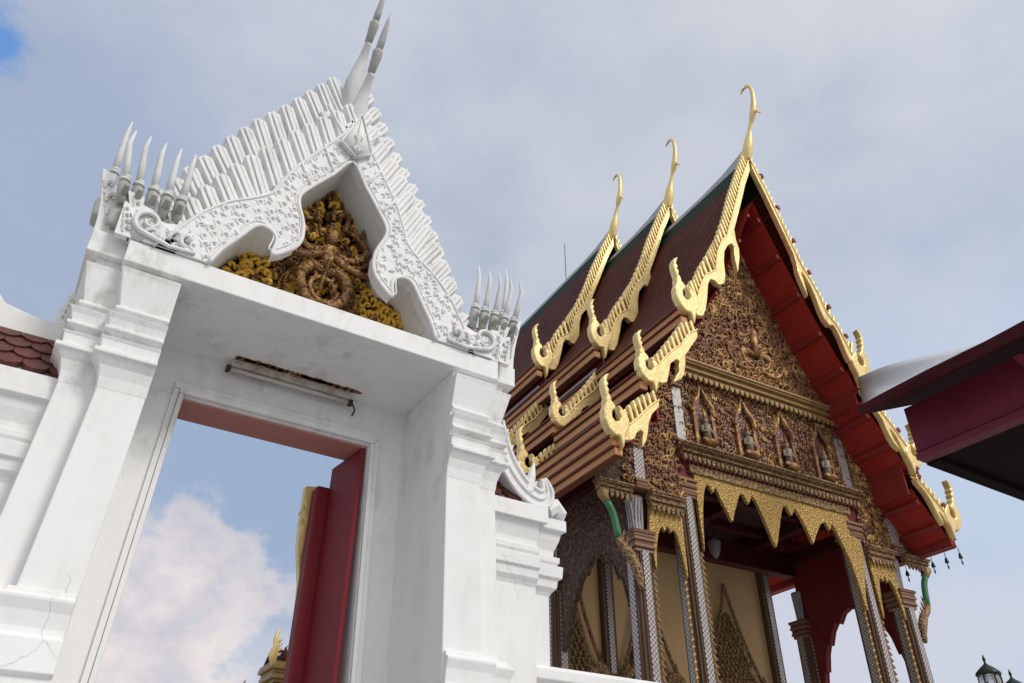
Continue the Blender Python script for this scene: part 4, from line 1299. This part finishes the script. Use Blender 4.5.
for k in range(9):
    a = -.5 + k * (PI + 1.0) / 8
    curl(m_, lambda u, w, d: PP(u, w, d + .05), .05 + .34 * math.cos(a), 10.95 + .55 * math.sin(a), .20, a, 1 if k > 4 else -1, .3, .10, 1.2, 3)
    m_.cone(PP(.05 + .12 * math.cos(a), 11.38 + .14 * math.sin(a), .06), PP(.05 + .24 * math.cos(a), 11.38 + .30 * math.sin(a), .05), .035, 5)
m_.build('central_deity', GILT, pdm, smooth=True)


def cornice(name, x0, x1, z0, z1, y, depth, mat, dent=None, parent=None, steps=None):
    """stepped horizontal band; dent = (pitch, height): hanging lotus teeth below"""
    m_ = MB(); h = z1 - z0
    steps = steps or ((0, .28, 0.3), (.28, .40, .62), (.40, .68, .5), (.68, .82, .85), (.82, 1.0, 1.0))
    for i, (a, b, dp) in enumerate(steps):
        m_.box(x0 - .002 * i, x1 + .002 * i, y - depth * dp, y + .06, z0 + h * a + .001, z0 + h * b)
    o_ = m_.build(name, mat, parent or hall, bevel=.008)
    if dent:
        t_ = MB(); x = x0 + dent[0] / 2
        while x < x1:
            w = dent[0] * .36
            t_.prism([(x - w, z0 - .002), (x + w, z0 - .002), (x + w * .9, z0 - dent[1] * .55), (x, z0 - dent[1]), (x - w * .9, z0 - dent[1] * .55)], y - depth * .55, y - depth * .25)
            x += dent[0]
        t_.build('lotus_teeth', mat, o_, bevel=.006)
    return o_


cornice('pediment_cornice', -2.16, 2.22, 9.58, 9.86, -.10, .20, GOLD_DULL, (.13, .13))
m_ = MB(); m_.box(-2.2, 2.24, -.03, .05, 8.05, 9.56); fz = m_.build('frieze', GROUND_RED, hall)
m_ = MB(); PF = lambda u, w, d: (u, -.035 - d, w)
for x0, x1 in ((-2.2, -1.80), (-1.26, -.76), (-.24, .24), (.76, 1.26), (1.80, 2.2)):
    fill_curls(m_, PF, [(x0, 8.1), (x1, 8.1), (x1, 9.5), (x0, 9.5)], .15, 0, .05, .2, .25, .10, rnd=R4)
fill_curls(m_, PF, [(-2.2, 9.22), (2.2, 9.22), (2.2, 9.54), (-2.2, 9.54)], .12, 0, .02, .2, .25, .10, rnd=R4)
m_.build('gilded_scrolls', GILT, fz, smooth=True)
for i, nx in enumerate((-1.53, -.50, .50, 1.53)):
    m_ = MB()
    # pointed aedicule: two posts, flame arch
    for s in (-1, 1):
        m_.box(nx + s * .22 - .035, nx + s * .22 + .035, -.10, -.02, 8.12, 8.86)
        m_.tube([(nx + s * .25, -.08, 8.84), (nx + s * .22, -.10, 9.02), (nx + s * .10, -.10, 9.18), (nx, -.10, 9.46)], [.05, .05, .045, .008], 6)
        for q in range(4): m_.cone((nx + s * (.27 - .05 * q), -.08, 8.90 + .10 * q), (nx + s * (.37 - .06 * q), -.08, 9.02 + .11 * q), .03, 5)
    m_.box(nx - .30, nx + .30, -.12, -.02, 8.06, 8.14)
    ni = m_.build('niche', GILT, fz, smooth=False, bevel=.006)
    d_ = MB()
    for pts, r, mi in (([(0, 8.15), (0, 8.22), (0, 8.30)], [.16, .17, .10], 1), ([(0, 8.30), (0, 8.48), (0, 8.62), (0, 8.68)], [.085, .075, .10, .035], 0), ([(0, 8.67), (0, 8.74), (0, 8.81)], [.035, .062, .045], 0), ([(0, 8.80), (0, 8.88), (0, 9.06)], [.055, .035, .005], 1)):
        d_.tube([(nx + p[0], -.11, p[1]) for p in pts], r, 9, mi)
    for s in (-1, 1):
        d_.tube([(nx + s * .10, -.11, 8.60), (nx + s * .16, -.13, 8.46), (nx + s * .05, -.20, 8.45)], [.034, .03, .022], 6, 0)
        d_.tube([(nx + s * .05, -.14, 8.26), (nx + s * .20, -.17, 8.22), (nx + s * .06, -.22, 8.20)], [.07, .06, .04], 7, 1)
    d_.v = [(nx + (p[0] - nx) * .80, p[1], 8.17 + (p[2] - 8.15) * .86) for p in d_.v]
    d_.build('deity_figure', [FIGWHITE, GILT], ni, smooth=True)
cornice('frieze_cornice', -2.20, 2.24, 7.86, 8.06, -.03, .24, WOODCARVE, (.105, .13))
m_ = MB(); m_.box(-2.0, 2.0, -.06, .06, 7.58, 7.74); m_.build('architrave', WOODCARVE, hall, bevel=.01)
m_ = MB(); m_.box(-2.3, 2.3, .02, .10, 7.5, 7.86); m_.build('architrave', MAROON, hall)

# columns
CXS = ((-3.12, 6.28), (-2.08, 7.42), (2.07, 7.42), (3.12, 6.28))


def column(cx, cy, zr, ztop, w=.172, name='column', bright=True):
    """redented shaft with mosaic panels, banded necking and a silver lotus capital"""
    c_ = MB()
    z0 = 1.2; tp = 1.0
    def sect(w_, z):
        a, b, c2 = w_, w_ * .82, w_ * .56
        q = [(a, c2), (b, b * 1.0), (c2, a)]
        pts = []
        for sx, sy, rev in ((1, 1, 0), (-1, 1, 1), (-1, -1, 0), (1, -1, 1)):
            qq = [(a, c2), (b, c2), (b, b), (c2, b), (c2, a)]
            if rev: qq = qq[::-1]
            pts += [(cx + sx * u_, cy + sy * v_, z) for u_, v_ in qq]
        return pts
    c_.loft([sect(w * 1.10, z0), sect(w, zr - .30)])
    o_ = c_.build(name, COLCORNER, hall, bevel=.006)
    p_ = MB()
    for ax in (0, 1):
        for sg in (-1, 1):
            def pane(w_, z):
                h, a, e = w_ * .36, w_ * 1.0 - .002, w_ * 1.0 + .014
                if ax: return [(cx - h, cy + sg * a, z), (cx + h, cy + sg * a, z), (cx + h, cy + sg * e, z), (cx - h, cy + sg * e, z)]
                return [(cx + sg * a, cy - h, z), (cx + sg * a, cy + h, z), (cx + sg * e, cy + h, z), (cx + sg * e, cy - h, z)]
            p_.loft([pane(w * 1.10, z0 + .01), pane(w, zr - .30)])
    p_.build('mosaic_panel', MOSAIC, o_)
    n_ = MB()
    z = zr - .32
    for i in range(6):
        e = w + (.008 if i % 2 == 0 else .026) + .005 * i
        n_.box(cx - e, cx + e, cy - e, cy + e, z, z + .058); z += .06
    n_.build('necking', REDGOLD, o_, bevel=.01)
    k_ = MB()
    zc = z
    hcap = min(.62, ztop - zc)
    secs = []
    for f, e in ((0, .62), (.12, .46), (.5, .48), (.85, .64), (.93, .74), (1, .70)):
        secs.append(sect(w * e, zc + hcap * f))
    k_.loft(secs)
    for sgx, sgy in ((0, -1), (-1, 0), (1, 0), (0, 1)):
        for j in (-.5, 0, .5):
            bx, by = cx + (sgx * w * .48 if sgx else j * w * .70), cy + (sgy * w * .48 if sgy else j * w * .70)
            k_.tube([(bx, by, zc + .01), (bx + sgx * .015, by + sgy * .015, zc + hcap * .5), (bx + sgx * .06, by + sgy * .05, zc + hcap * .92)], [.017, .020, .005], 5)
    k_.build('capital', SILVER, o_, bevel=.008)
    b_ = MB()
    for zz, e in ((1.2, 1.5), (1.35, 1.35), (1.5, 1.25), (1.62, 1.18)): b_.box(cx - w * e, cx + w * e, cy - w * e, cy + w * e, zz, zz + .13)
    b_.build('base', REDGOLD, o_, bevel=.01)
    return o_


cols = [column(x, .17, zr, 7.0 if zr < 7 else 8.05) for x, zr in CXS]
# upper pilasters that carry the lines of the columns up to the roof
for x, z0, z1 in ((-3.12, 7.0, 8.0), (-2.10, 7.98, 9.50), (2.14, 7.98, 9.50), (3.12, 7.0, 8.0)):
    m_ = MB(); m_.box(x - .105, x + .105, -.065, .02, z0 + .18, z1 - .22); pl_ = m_.build('upper_pilaster', MOSAIC if abs(x) > 3 else SILVER, hall, bevel=.008)
    for grp in (((z0, .14), (z0 + .07, .12), (z0 + .13, .135)), ((z1 - .22, .125), (z1 - .14, .15), (z1 - .07, .17))):
        m_ = MB()
        for zz, e in grp: m_.box(x - e, x + e, -.07 - e * .3, .03, zz, zz + .055)
        m_.build('necking', REDGOLD, pl_, bevel=.006)

# hanging gold valance between the middle columns
val = [(-1.90, 7.60), (1.90, 7.60), (1.90, 6.0), (1.84, 5.75), (1.80, 6.1), (1.74, 6.5), (1.62, 6.90), (1.50, 7.18), (1.42, 7.30), (1.34, 7.16), (1.26, 7.30), (1.14, 7.26), (1.02, 7.12), (.90, 6.96), (.80, 6.80), (.74, 6.96), (.66, 7.16), (.56, 7.34), (.48, 7.42),
       (.38, 7.26), (.28, 7.42), (.18, 7.38), (.06, 7.12), (-.06, 6.82), (-.18, 6.56), (-.28, 6.82), (-.38, 7.10), (-.48, 7.36), (-.58, 7.44), (-.68, 7.26), (-.78, 7.44), (-.88, 7.38), (-.98, 7.18), (-1.07, 7.0), (-1.14, 6.84), (-1.23, 7.02), (-1.34, 7.22), (-1.42, 7.42),
       (-1.50, 7.30), (-1.58, 7.44), (-1.68, 7.34), (-1.76, 7.06), (-1.82, 6.70), (-1.86, 6.3), (-1.90, 6.1)]
m_ = MB(); m_.prism(smooth_poly(val, 2)[:-1], -.02, .05)
vo = m_.build('valance', GOLDMOSAIC, hall, bevel=.008)
for x0, sgn in ((-1.885, 1), (1.885, -1), (-2.92, 1), (-2.28, -1), (2.28, 1), (2.92, -1)):
    m_ = MB(); m_.box(x0 - .012, x0 + .012, .07, .10, 1.9, 6.2 if abs(x0) < 2 else 5.9)
    z = 2.0; zt = 6.2 if abs(x0) < 2 else 5.9
    while z < zt:
        m_.cone((x0, .08, z), (x0 + sgn * .055, .06, z - .05), .034, 5); z += .11
    m_.build('leaf_edging', GOLD_DULL, hall, smooth=False)

# side bays: carved panels under the lower roofs, small valances
for s in (-1, 1):
    pan = [(s * 2.24, 7.02), (s * 3.36, 7.02), (s * 3.46, 7.86), (s * 2.24, 9.40)]
    m_ = MB(); m_.prism(pan, -.01, .06); so = m_.build('side_panel', GROUND_RED, hall)
    m_ = MB(); fill_curls(m_, lambda u, w, d: (u, -.015 - d, w), pan, .19, s * 2.7, .18, .2, .22, .095, rnd=R4)
    fill_curls(m_, lambda u, w, d: (u, -.022 - d, w), pan, .12, s * 2.7, .18, .3, .28, .095, rnd=R4)
    m_.build('gilded_scrolls', GILT, so, smooth=True)
    m_ = MB()
    a, b = Vector((s * 3.52, 7.80)), Vector((s * 2.24, 9.46)); d = (b - a).normalized(); nn = Vector((-d.y, d.x)) * (1 if s < 0 else -1)
    m_.prism([(v_.x, v_.y) for v_ in (a, b, b + nn * .07, a + nn * .07)], -.06, .055)
    m_.build('raking_border', GOLD_DULL, so, bevel=.008)
    x0, x1 = min(s * 2.24, s * 2.96), max(s * 2.24, s * 2.96)
    cornice('bay_cornice', x0, x1, 6.78, 7.02, -.01, .14, WOODCARVE, (.10, .12))
    cornice('eave_bracket_beam', min(s * 3.30, s * 3.98), max(s * 3.30, s * 3.98), 6.86, 7.02, -.01, .12, WOODCARVE, (.10, .12))
    m_ = MB(); m_.box(min(s * 3.28, s * 4.0), max(s * 3.28, s * 4.0), .0, .08, 6.98, 7.5); m_.build('eave_panel', DARKCARVE, hall)
    q = [(2.26, 6.78), (2.94, 6.78), (2.94, 5.9), (2.90, 5.72), (2.87, 6.05), (2.80, 6.32), (2.72, 6.46), (2.66, 6.38), (2.60, 6.50), (2.54, 6.38), (2.47, 6.46), (2.40, 6.30), (2.34, 5.95), (2.30, 5.66), (2.26, 5.80)]
    m_ = MB(); m_.prism([(s * a_, b_) for a_, b_ in smooth_poly(q, 2)[:-1]], .0, .06)
    v2 = m_.build('valance', GOLDMOSAIC, hall, bevel=.008)
    # naga strut from the column up to the eave
    m_ = MB()
    st = smooth_poly([(3.26, 5.35), (3.30, 5.60), (3.42, 5.85), (3.60, 6.02), (3.66, 6.28), (3.72, 6.52), (3.86, 6.74), (3.92, 6.86)], 3)
    m_.tube([(s * x, -.02, z) for x, z in st[:11]], [.035, .05, .06, .075, .085, .085, .08, .075, .07, .062, .06], 7, 1)
    m_.tube([(s * x, -.02, z) for x, z in st[10:18]], .058, 8, 0)
    m_.tube([(s * x, -.02, z) for x, z in st[17:]], [.065, .08, .09, .08, .06][:len(st[17:])], 7, 2)
    for k in range(5): m_.cone((s * (3.34 + .06 * k), -.02, 5.66 + .10 * k), (s * (3.26 + .06 * k), -.02, 5.82 + .11 * k), .03, 5, 1)
    m_.build('naga_strut', [GREEN, WOODCARVE, GOLD_DULL], hall, smooth=True)

# porch sides: carved arched panels between front and rear columns; red inside
arch = [(.34, 5.0), (.40, 5.25), (.44, 5.22), (.52, 5.55), (.60, 5.72), (.66, 5.70), (.78, 5.95), (.92, 6.10), (1.0, 6.06), (1.15, 6.24), (1.32, 6.30), (1.50, 6.24), (1.65, 6.06), (1.73, 6.10), (1.87, 5.95), (1.99, 5.70), (2.05, 5.72), (2.13, 5.55), (2.21, 5.22), (2.25, 5.25), (2.31, 5.0)]
for s in (-1, 1):
    m_ = MB()
    pan = [(.18, 7.5), (.18, 4.8)] + arch + [(2.62, 4.8), (2.62, 7.5)]
    n_ = len(pan)
    x0, x1 = s * 3.08, s * 3.16
    m_.add([(x0, p[0], p[1]) for p in pan] + [(x1, p[0], p[1]) for p in pan], [tuple(range(n_)), tuple(range(2 * n_ - 1, n_ - 1, -1))] + [(i, i + n_, (i + 1) % n_ + n_, (i + 1) % n_) for i in range(n_)])
    m_.build('porch_arch', DARKCARVE if s < 0 else MAROON, hall)
    m_ = MB(); m_.tube([(s * 3.07, p[0], p[1]) for p in arch], .022, 5); m_.tube([(s * 3.17, p[0], p[1]) for p in arch], .022, 5)
    m_.build('arch_border', DARKCARVE if s < 0 else MAROON, hall)
    column(s * 3.12, 2.62, 6.28, 7.0)
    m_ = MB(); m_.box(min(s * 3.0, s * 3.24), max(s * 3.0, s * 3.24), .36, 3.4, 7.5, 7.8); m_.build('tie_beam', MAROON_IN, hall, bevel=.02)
m_ = MB()
m_.box(-3.2, 3.2, .20, 3.5, 8.05, 8.12)
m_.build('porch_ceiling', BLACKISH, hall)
m_ = MB()
for x in (-2.07, 0, 2.07):
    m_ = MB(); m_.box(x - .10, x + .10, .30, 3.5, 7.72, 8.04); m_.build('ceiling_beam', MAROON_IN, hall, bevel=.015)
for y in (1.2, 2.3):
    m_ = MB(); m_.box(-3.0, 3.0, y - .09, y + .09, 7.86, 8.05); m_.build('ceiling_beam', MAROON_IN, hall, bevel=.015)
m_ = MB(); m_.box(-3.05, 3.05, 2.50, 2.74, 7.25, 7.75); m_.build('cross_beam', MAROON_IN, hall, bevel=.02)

# main hall behind the porch
m_ = MB(); m_.box(-3.35, 3.15, 3.5, 15.5, 1.0, 9.4); mw = m_.build('hall_wall', TAN, hall)
m_ = MB(); m_.prism([(-2.1, 9.4), (2.1, 9.4), (.0, 13.2)], 3.5, 3.7); m_.build('inner_gable', GROUND_RED, mw)
for x in (-1.44, 2.98, -3.2):
    m_ = MB(); m_.box(x - .14, x + .14, 3.36, 3.52, 1.2, 8.0)
    pw = m_.build('wall_pilaster', COLCORNER, mw, bevel=.015)
    m_ = MB(); m_.box(x - .06, x + .06, 3.33, 3.37, 1.2, 7.8)
    m_.build('mosaic_panel', MOSAIC, pw)


def door_frame(cx, w, zt):
    """tall spired door surround: scaly pointed pediment with curling wings"""
    m_ = MB()
    poly = [(cx - w, 4.3), (cx + w, 4.3), (cx + w * .82, 4.9), (cx + w * .5, 5.5), (cx + w * .24, 6.1), (cx, zt), (cx - w * .24, 6.1), (cx - w * .5, 5.5), (cx - w * .82, 4.9)]
    m_.prism(poly, 3.36, 3.505)
    R = random.Random(8); z = 4.35
    while z < zt - .15:
        hw = w * (1 - (z - 4.3) / (zt - 4.3)) ** .8
        x = cx - hw
        while x < cx + hw:
            m_.cone((x, 3.34, z + .10), (x + .01, 3.27, z - .02), .06, 5); x += .12
        z += .13
    for s in (-1, 1):
        m_.tube([(cx + s * p[0], 3.34, p[1]) for p in smooth_poly([(w * 1.15, 4.2), (w * 1.2, 4.8), (w * .85, 5.3), (w * .5, 5.9), (w * .22, 6.5), (0, zt + .6)], 4)], .04, 6)
        curl(m_, lambda u, v, d: (u, 3.38 - d, v), cx + s * w * 1.1, 4.5, .7, PI / 2 - s * .5, s, .3, .12, 1.2, 3, 5)
    m_.box(cx - w, cx + w, 3.36, 3.505, 1.2, 4.3)
    m_.build('door_surround', WOODCARVE, mw, smooth=False)


door_frame(1.65, .75, 6.5); door_frame(-.55, .62, 5.9); door_frame(-2.35, .62, 5.9)

# platform, bells under the right eave
m_ = MB(); m_.box(-4.6, 4.6, -1.2, 16.5, 0, .7); m_.box(-4.2, 4.2, -.8, 16.1, .701, 1.2)
m_.build('platform', WHITE, hall, bevel=.02)
bpy.context.view_layer.update()
HM = Matrix.Translation(hall.location) @ Matrix.Rotation(rad(-2.583477), 4, 'Z')
m_ = MB()
m_.tube([(0, 0, .34), (0, 0, .24)], .008, 4)
m_.lathe([(.012, .24), (.028, .21), (.036, .16), (.042, .14), (.01, .13), (.01, .07), (.022, .06), (.003, .0)], 8)
bell = m_.build('eave_bell', GREENMETAL, None, smooth=True)
for i in range(6):
    b_ = bell if i == 0 else bell.copy()
    if i: COL.objects.link(b_)
    b_.location = HM @ Vector((RX + 4.04, -.86 + .30 * i, 6.66))
    tag(b_, "one of the small dark wind bells in a row under the hall's right eave tip", 'bell', "wind bells under the hall's right eave")
pl = thing('porch_lantern', 'small pale pendant lantern hanging in the dark porch behind the gold valance', 'lantern', HM @ Vector((-.10, 1.6, 6.85)))
m_ = MB(); m_.tube([(0, 0, 1.18), (0, 0, .43)], .012, 4); m_.build('chain', GREENMETAL, pl)
m_ = MB(); m_.lathe([(.03, .43), (.12, .36), (.13, .32), (.10, .14), (.05, .04), (.01, .0)], 8); m_.build('lamp_shade', simple('dusty_shade', (.16, .15, .14), .4), pl, smooth=True)

# ------------------------------------------------------------------ pavilion eave close by on the right
pv = thing('pavilion', 'dark maroon timber eave corner of a nearby pavilion jutting in at right', 'pavilion', (6.19, 3.40, 0))
m_ = MB()      # roof slab: overhang to the left and far side, rising to the right
ey = lambda x, y: 4.965 + max(0, x + .46) * .42
v_, f_ = [], []
xs = [-.46, -.30, .2, .9, 1.8, 3.0]; ys = [.20, -.05, -.5, -1.0, -1.6, -2.4, -4.0, -6.0]
Rv = random.Random(2)
for th in (0, .10):
    for i, x in enumerate(xs):
        for j, y in enumerate(ys):
            jx = Rv.uniform(-.03, .03) if i == 0 else 0
            v_.append((x + jx, y, ey(x, y) + th + (Rv.uniform(-.015, .015) if i == 0 else 0)))
n1_, n2_ = len(xs), len(ys); N_ = n1_ * n2_
for i in range(n1_ - 1):
    for j in range(n2_ - 1):
        a = i * n2_ + j; q = (a, a + 1, a + n2_ + 1, a + n2_)
        f_.append(q); f_.append(tuple(k + N_ for k in q[::-1]))
for j in range(n2_ - 1): f_.append((j, j + 1, j + 1 + N_, j + N_))
for i in range(n1_ - 1): f_.append((i * n2_, (i + 1) * n2_, (i + 1) * n2_ + N_, i * n2_ + N_))
m_.add(v_, f_)
m_.build('roof', MAROON_DK, pv, bevel=.01)
m_ = MB(); m_.box(0, .09, -6, .05, 4.66, 5.10); m_.box(-.02, .11, -6, .06, 4.60, 4.66); m_.box(-.012, .10, -6, .055, 4.672, 4.695)
bm_ = m_.build('eave_beam', PAVRED, pv, bevel=.008)
m_ = MB(); m_.box(.112, 5.0, -.06, .06, 4.585, 4.72); m_.box(.112, 5.0, -6, -.061, 4.63, 4.66)
m_.build('ceiling_boards', BLACKTIMBER, pv, bevel=.008)
for y in (-1.1, -2.2, -3.3):
    m_ = MB(); m_.prism([(-.30, 4.93), (-.004, 4.95), (-.004, 4.80), (-.10, 4.86)], y - .04, y + .04)
    m_.build('rafter_end', PAVRED, pv, bevel=.01)
for x, y in ((.4, -.3), (.4, -4.5)):
    m_ = MB(); m_.box(x + 2.4, x + 2.6, y - .1, y + .1, 0, 4.62)
    m_.build('post', MAROON, pv, bevel=.02)

# pale tarpaulin strung from the pavilion eave to the hall's flank
tp = MB(); tp.uv = []
A0, A1 = Vector((5.80, 2.45, 5.085)), Vector((5.82, 3.52, 5.03))
B0, B1 = Vector((13.30, 8.13, 10.20)), Vector((13.10, 8.08, 9.36))
nx_, ny_ = 22, 7
for j in range(ny_ + 1):
    for i in range(nx_ + 1):
        u_, w_ = i / nx_, j / ny_
        p = (A0.lerp(A1, w_)).lerp(B0.lerp(B1, w_), u_)
        p.z += .02 * math.sin(PI * u_) + .04 * math.sin(PI * u_) * math.sin(w_ * 9 + u_ * 3)
        tp.v.append(tuple(p)); tp.uv.append((u_ * 9, w_ * 1.4))
tp.f = [(j * (nx_ + 1) + i, j * (nx_ + 1) + i + 1, (j + 1) * (nx_ + 1) + i + 1, (j + 1) * (nx_ + 1) + i) for j in range(ny_) for i in range(nx_)]
tp.mi = [0] * len(tp.f)
tarp = tp.build('tarpaulin', SHEETRIB, None, smooth=True)
tag(tarp, 'pale grey tarpaulin stretched from the dark pavilion eave towards the hall', 'tarpaulin')
tarp.modifiers.new('solid', 'SOLIDIFY').thickness = .012

# ------------------------------------------------------------------ lamp post
lp = thing('lamp_post', 'dark green iron lamp post with two glass lanterns at the lower right', 'lamp post', (11.16, 6.03, -.10))
m_ = MB(); m_.lathe([(.16, 0), (.16, .15), (.09, .3), (.06, .8), (.045, 3.2), (.06, 3.25), (.05, 3.3), (.02, 3.5), (.03, 3.56), (.004, 3.72)], 12)
m_.build('post', GREENMETAL, lp, smooth=True)
m_ = MB()
for s in (-1, 1):
    m_ = MB(); m_.tube(smooth_poly([(0, 0, 3.2), (s * .25, s * .07, 3.12), (s * .5, s * .14, 3.2), (s * .535, s * .15, 3.45)], 4), .02, 6)
    m_.build('arm', GREENMETAL, lp, smooth=True)
for s in (-1, 1):
    c0 = (s * .535, s * .15)
    m_ = MB(); m_.lathe([(.03, 3.42), (.075, 3.47), (.085, 3.50), (.07, 3.51)], 8, c0); lt = m_.build('lantern', GREENMETAL, lp, smooth=True)
    m_ = MB(); m_.lathe([(.142, 3.885), (.150, 3.90), (.140, 3.925), (.085, 3.975), (.035, 4.01), (.016, 4.03), (.012, 4.05), (.020, 4.075), (.014, 4.10), (.003, 4.135)], 12, c0); m_.build('cap', GREENMETAL, lt, smooth=True)
    m_ = MB(); m_.lathe([(.07, 3.51), (.105, 3.65), (.122, 3.80), (.118, 3.885)], 10, c0); m_.build('glass', GLASS, lt, smooth=True)
    m_ = MB()
    for k in range(6):
        a = k * PI / 3
        m_.tube([(c0[0] + r * math.cos(a), c0[1] + r * math.sin(a), z) for r, z in ((.074, 3.51), (.110, 3.65), (.128, 3.80), (.126, 3.885))], .009, 5)
    m_.build('frame', GREENMETAL, lt)
    m_ = MB(); m_.lathe([(.02, 3.50), (.03, 3.6), (.028, 3.7), (.005, 3.74)], 8, c0); m_.build('bulb', simple('white_bulb', (.8, .8, .78), .3), lt, smooth=True)

# ------------------------------------------------------------------ small temple roof far off, seen through the doorway
fh = thing('temple_hall', 'small distant temple roof with gold finial, seen through the gateway beside the red door', 'temple hall', (8.55, 30, 0))
m_ = MB()
m_.box(.1, 9, .3, 1.4, 0, 7.2)
m_.build('wall', WHITE, fh)
m_ = MB()
for i, (z, e) in enumerate(((7.15, .05), (7.3, .16), (7.5, .12), (7.62, .26), (7.8, .22), (7.92, .34), (8.05, .3))):
    m_.box(.25 - e, 9, .2 - e, 1.5, z, z + (.16 if i % 2 else .13))
m_.build('cornice', [GOLD_DULL], fh, bevel=.02)
m_ = MB()
v_ = [(.05, .0, 8.2), (9, .0, 8.2), (9, .75, 8.75), (.05, .75, 8.75), (.05, 1.5, 8.2), (9, 1.5, 8.2)]
m_.add(v_, [(0, 1, 2, 3), (4, 3, 2, 5), (0, 3, 4), (0, 4, 5, 1)])
m_.build('roof', TILE_RED, fh)
m_ = MB()
m_.tube([(-.02, -.05, 8.0), (-.10, -.1, 8.35), (-.02, -.12, 8.62), (-.10, -.14, 8.9), (-.06, -.14, 9.15), (.03, -.14, 9.3)], [.10, .17, .12, .09, .06, .01], 7)
for k in range(4): m_.cone((-.0, -.1, 8.3 + .16 * k), (.22, -.1, 8.45 + .17 * k), .07, 5)
m_.build('gable_finial', GOLD, fh, smooth=True)
m_ = MB()
for k in range(14):
    x = .35 + .24 * k
    m_.tube([(x, -.06, 8.2), (x + .06, -.08, 8.42), (x - .02, -.08, 8.62), (x + .05, -.08, 8.72)], [.06, .075, .05, .01], 5)
m_.build('crest', MAROON, fh, smooth=True)
m_ = MB(); m_.tube([(-.92, 0, 0), (-.92, 0, 7.0)], .10, 8); ps = None
fp = thing('finial_post', 'tip of a small dark finial just above the bottom edge inside the doorway', 'finial', (7.62, 30, 0))
m_ = MB(); m_.tube([(0, 0, 0), (0, 0, 6.6)], .08, 8); m_.build('post', GREENMETAL, fp)
m_ = MB(); m_.tube([(0, 0, 6.6), (-.08, 0, 6.9), (.0, 0, 7.2), (.06, 0, 7.45)], [.10, .12, .07, .01], 6); m_.build('finial', GOLD_DULL, fp, smooth=True)
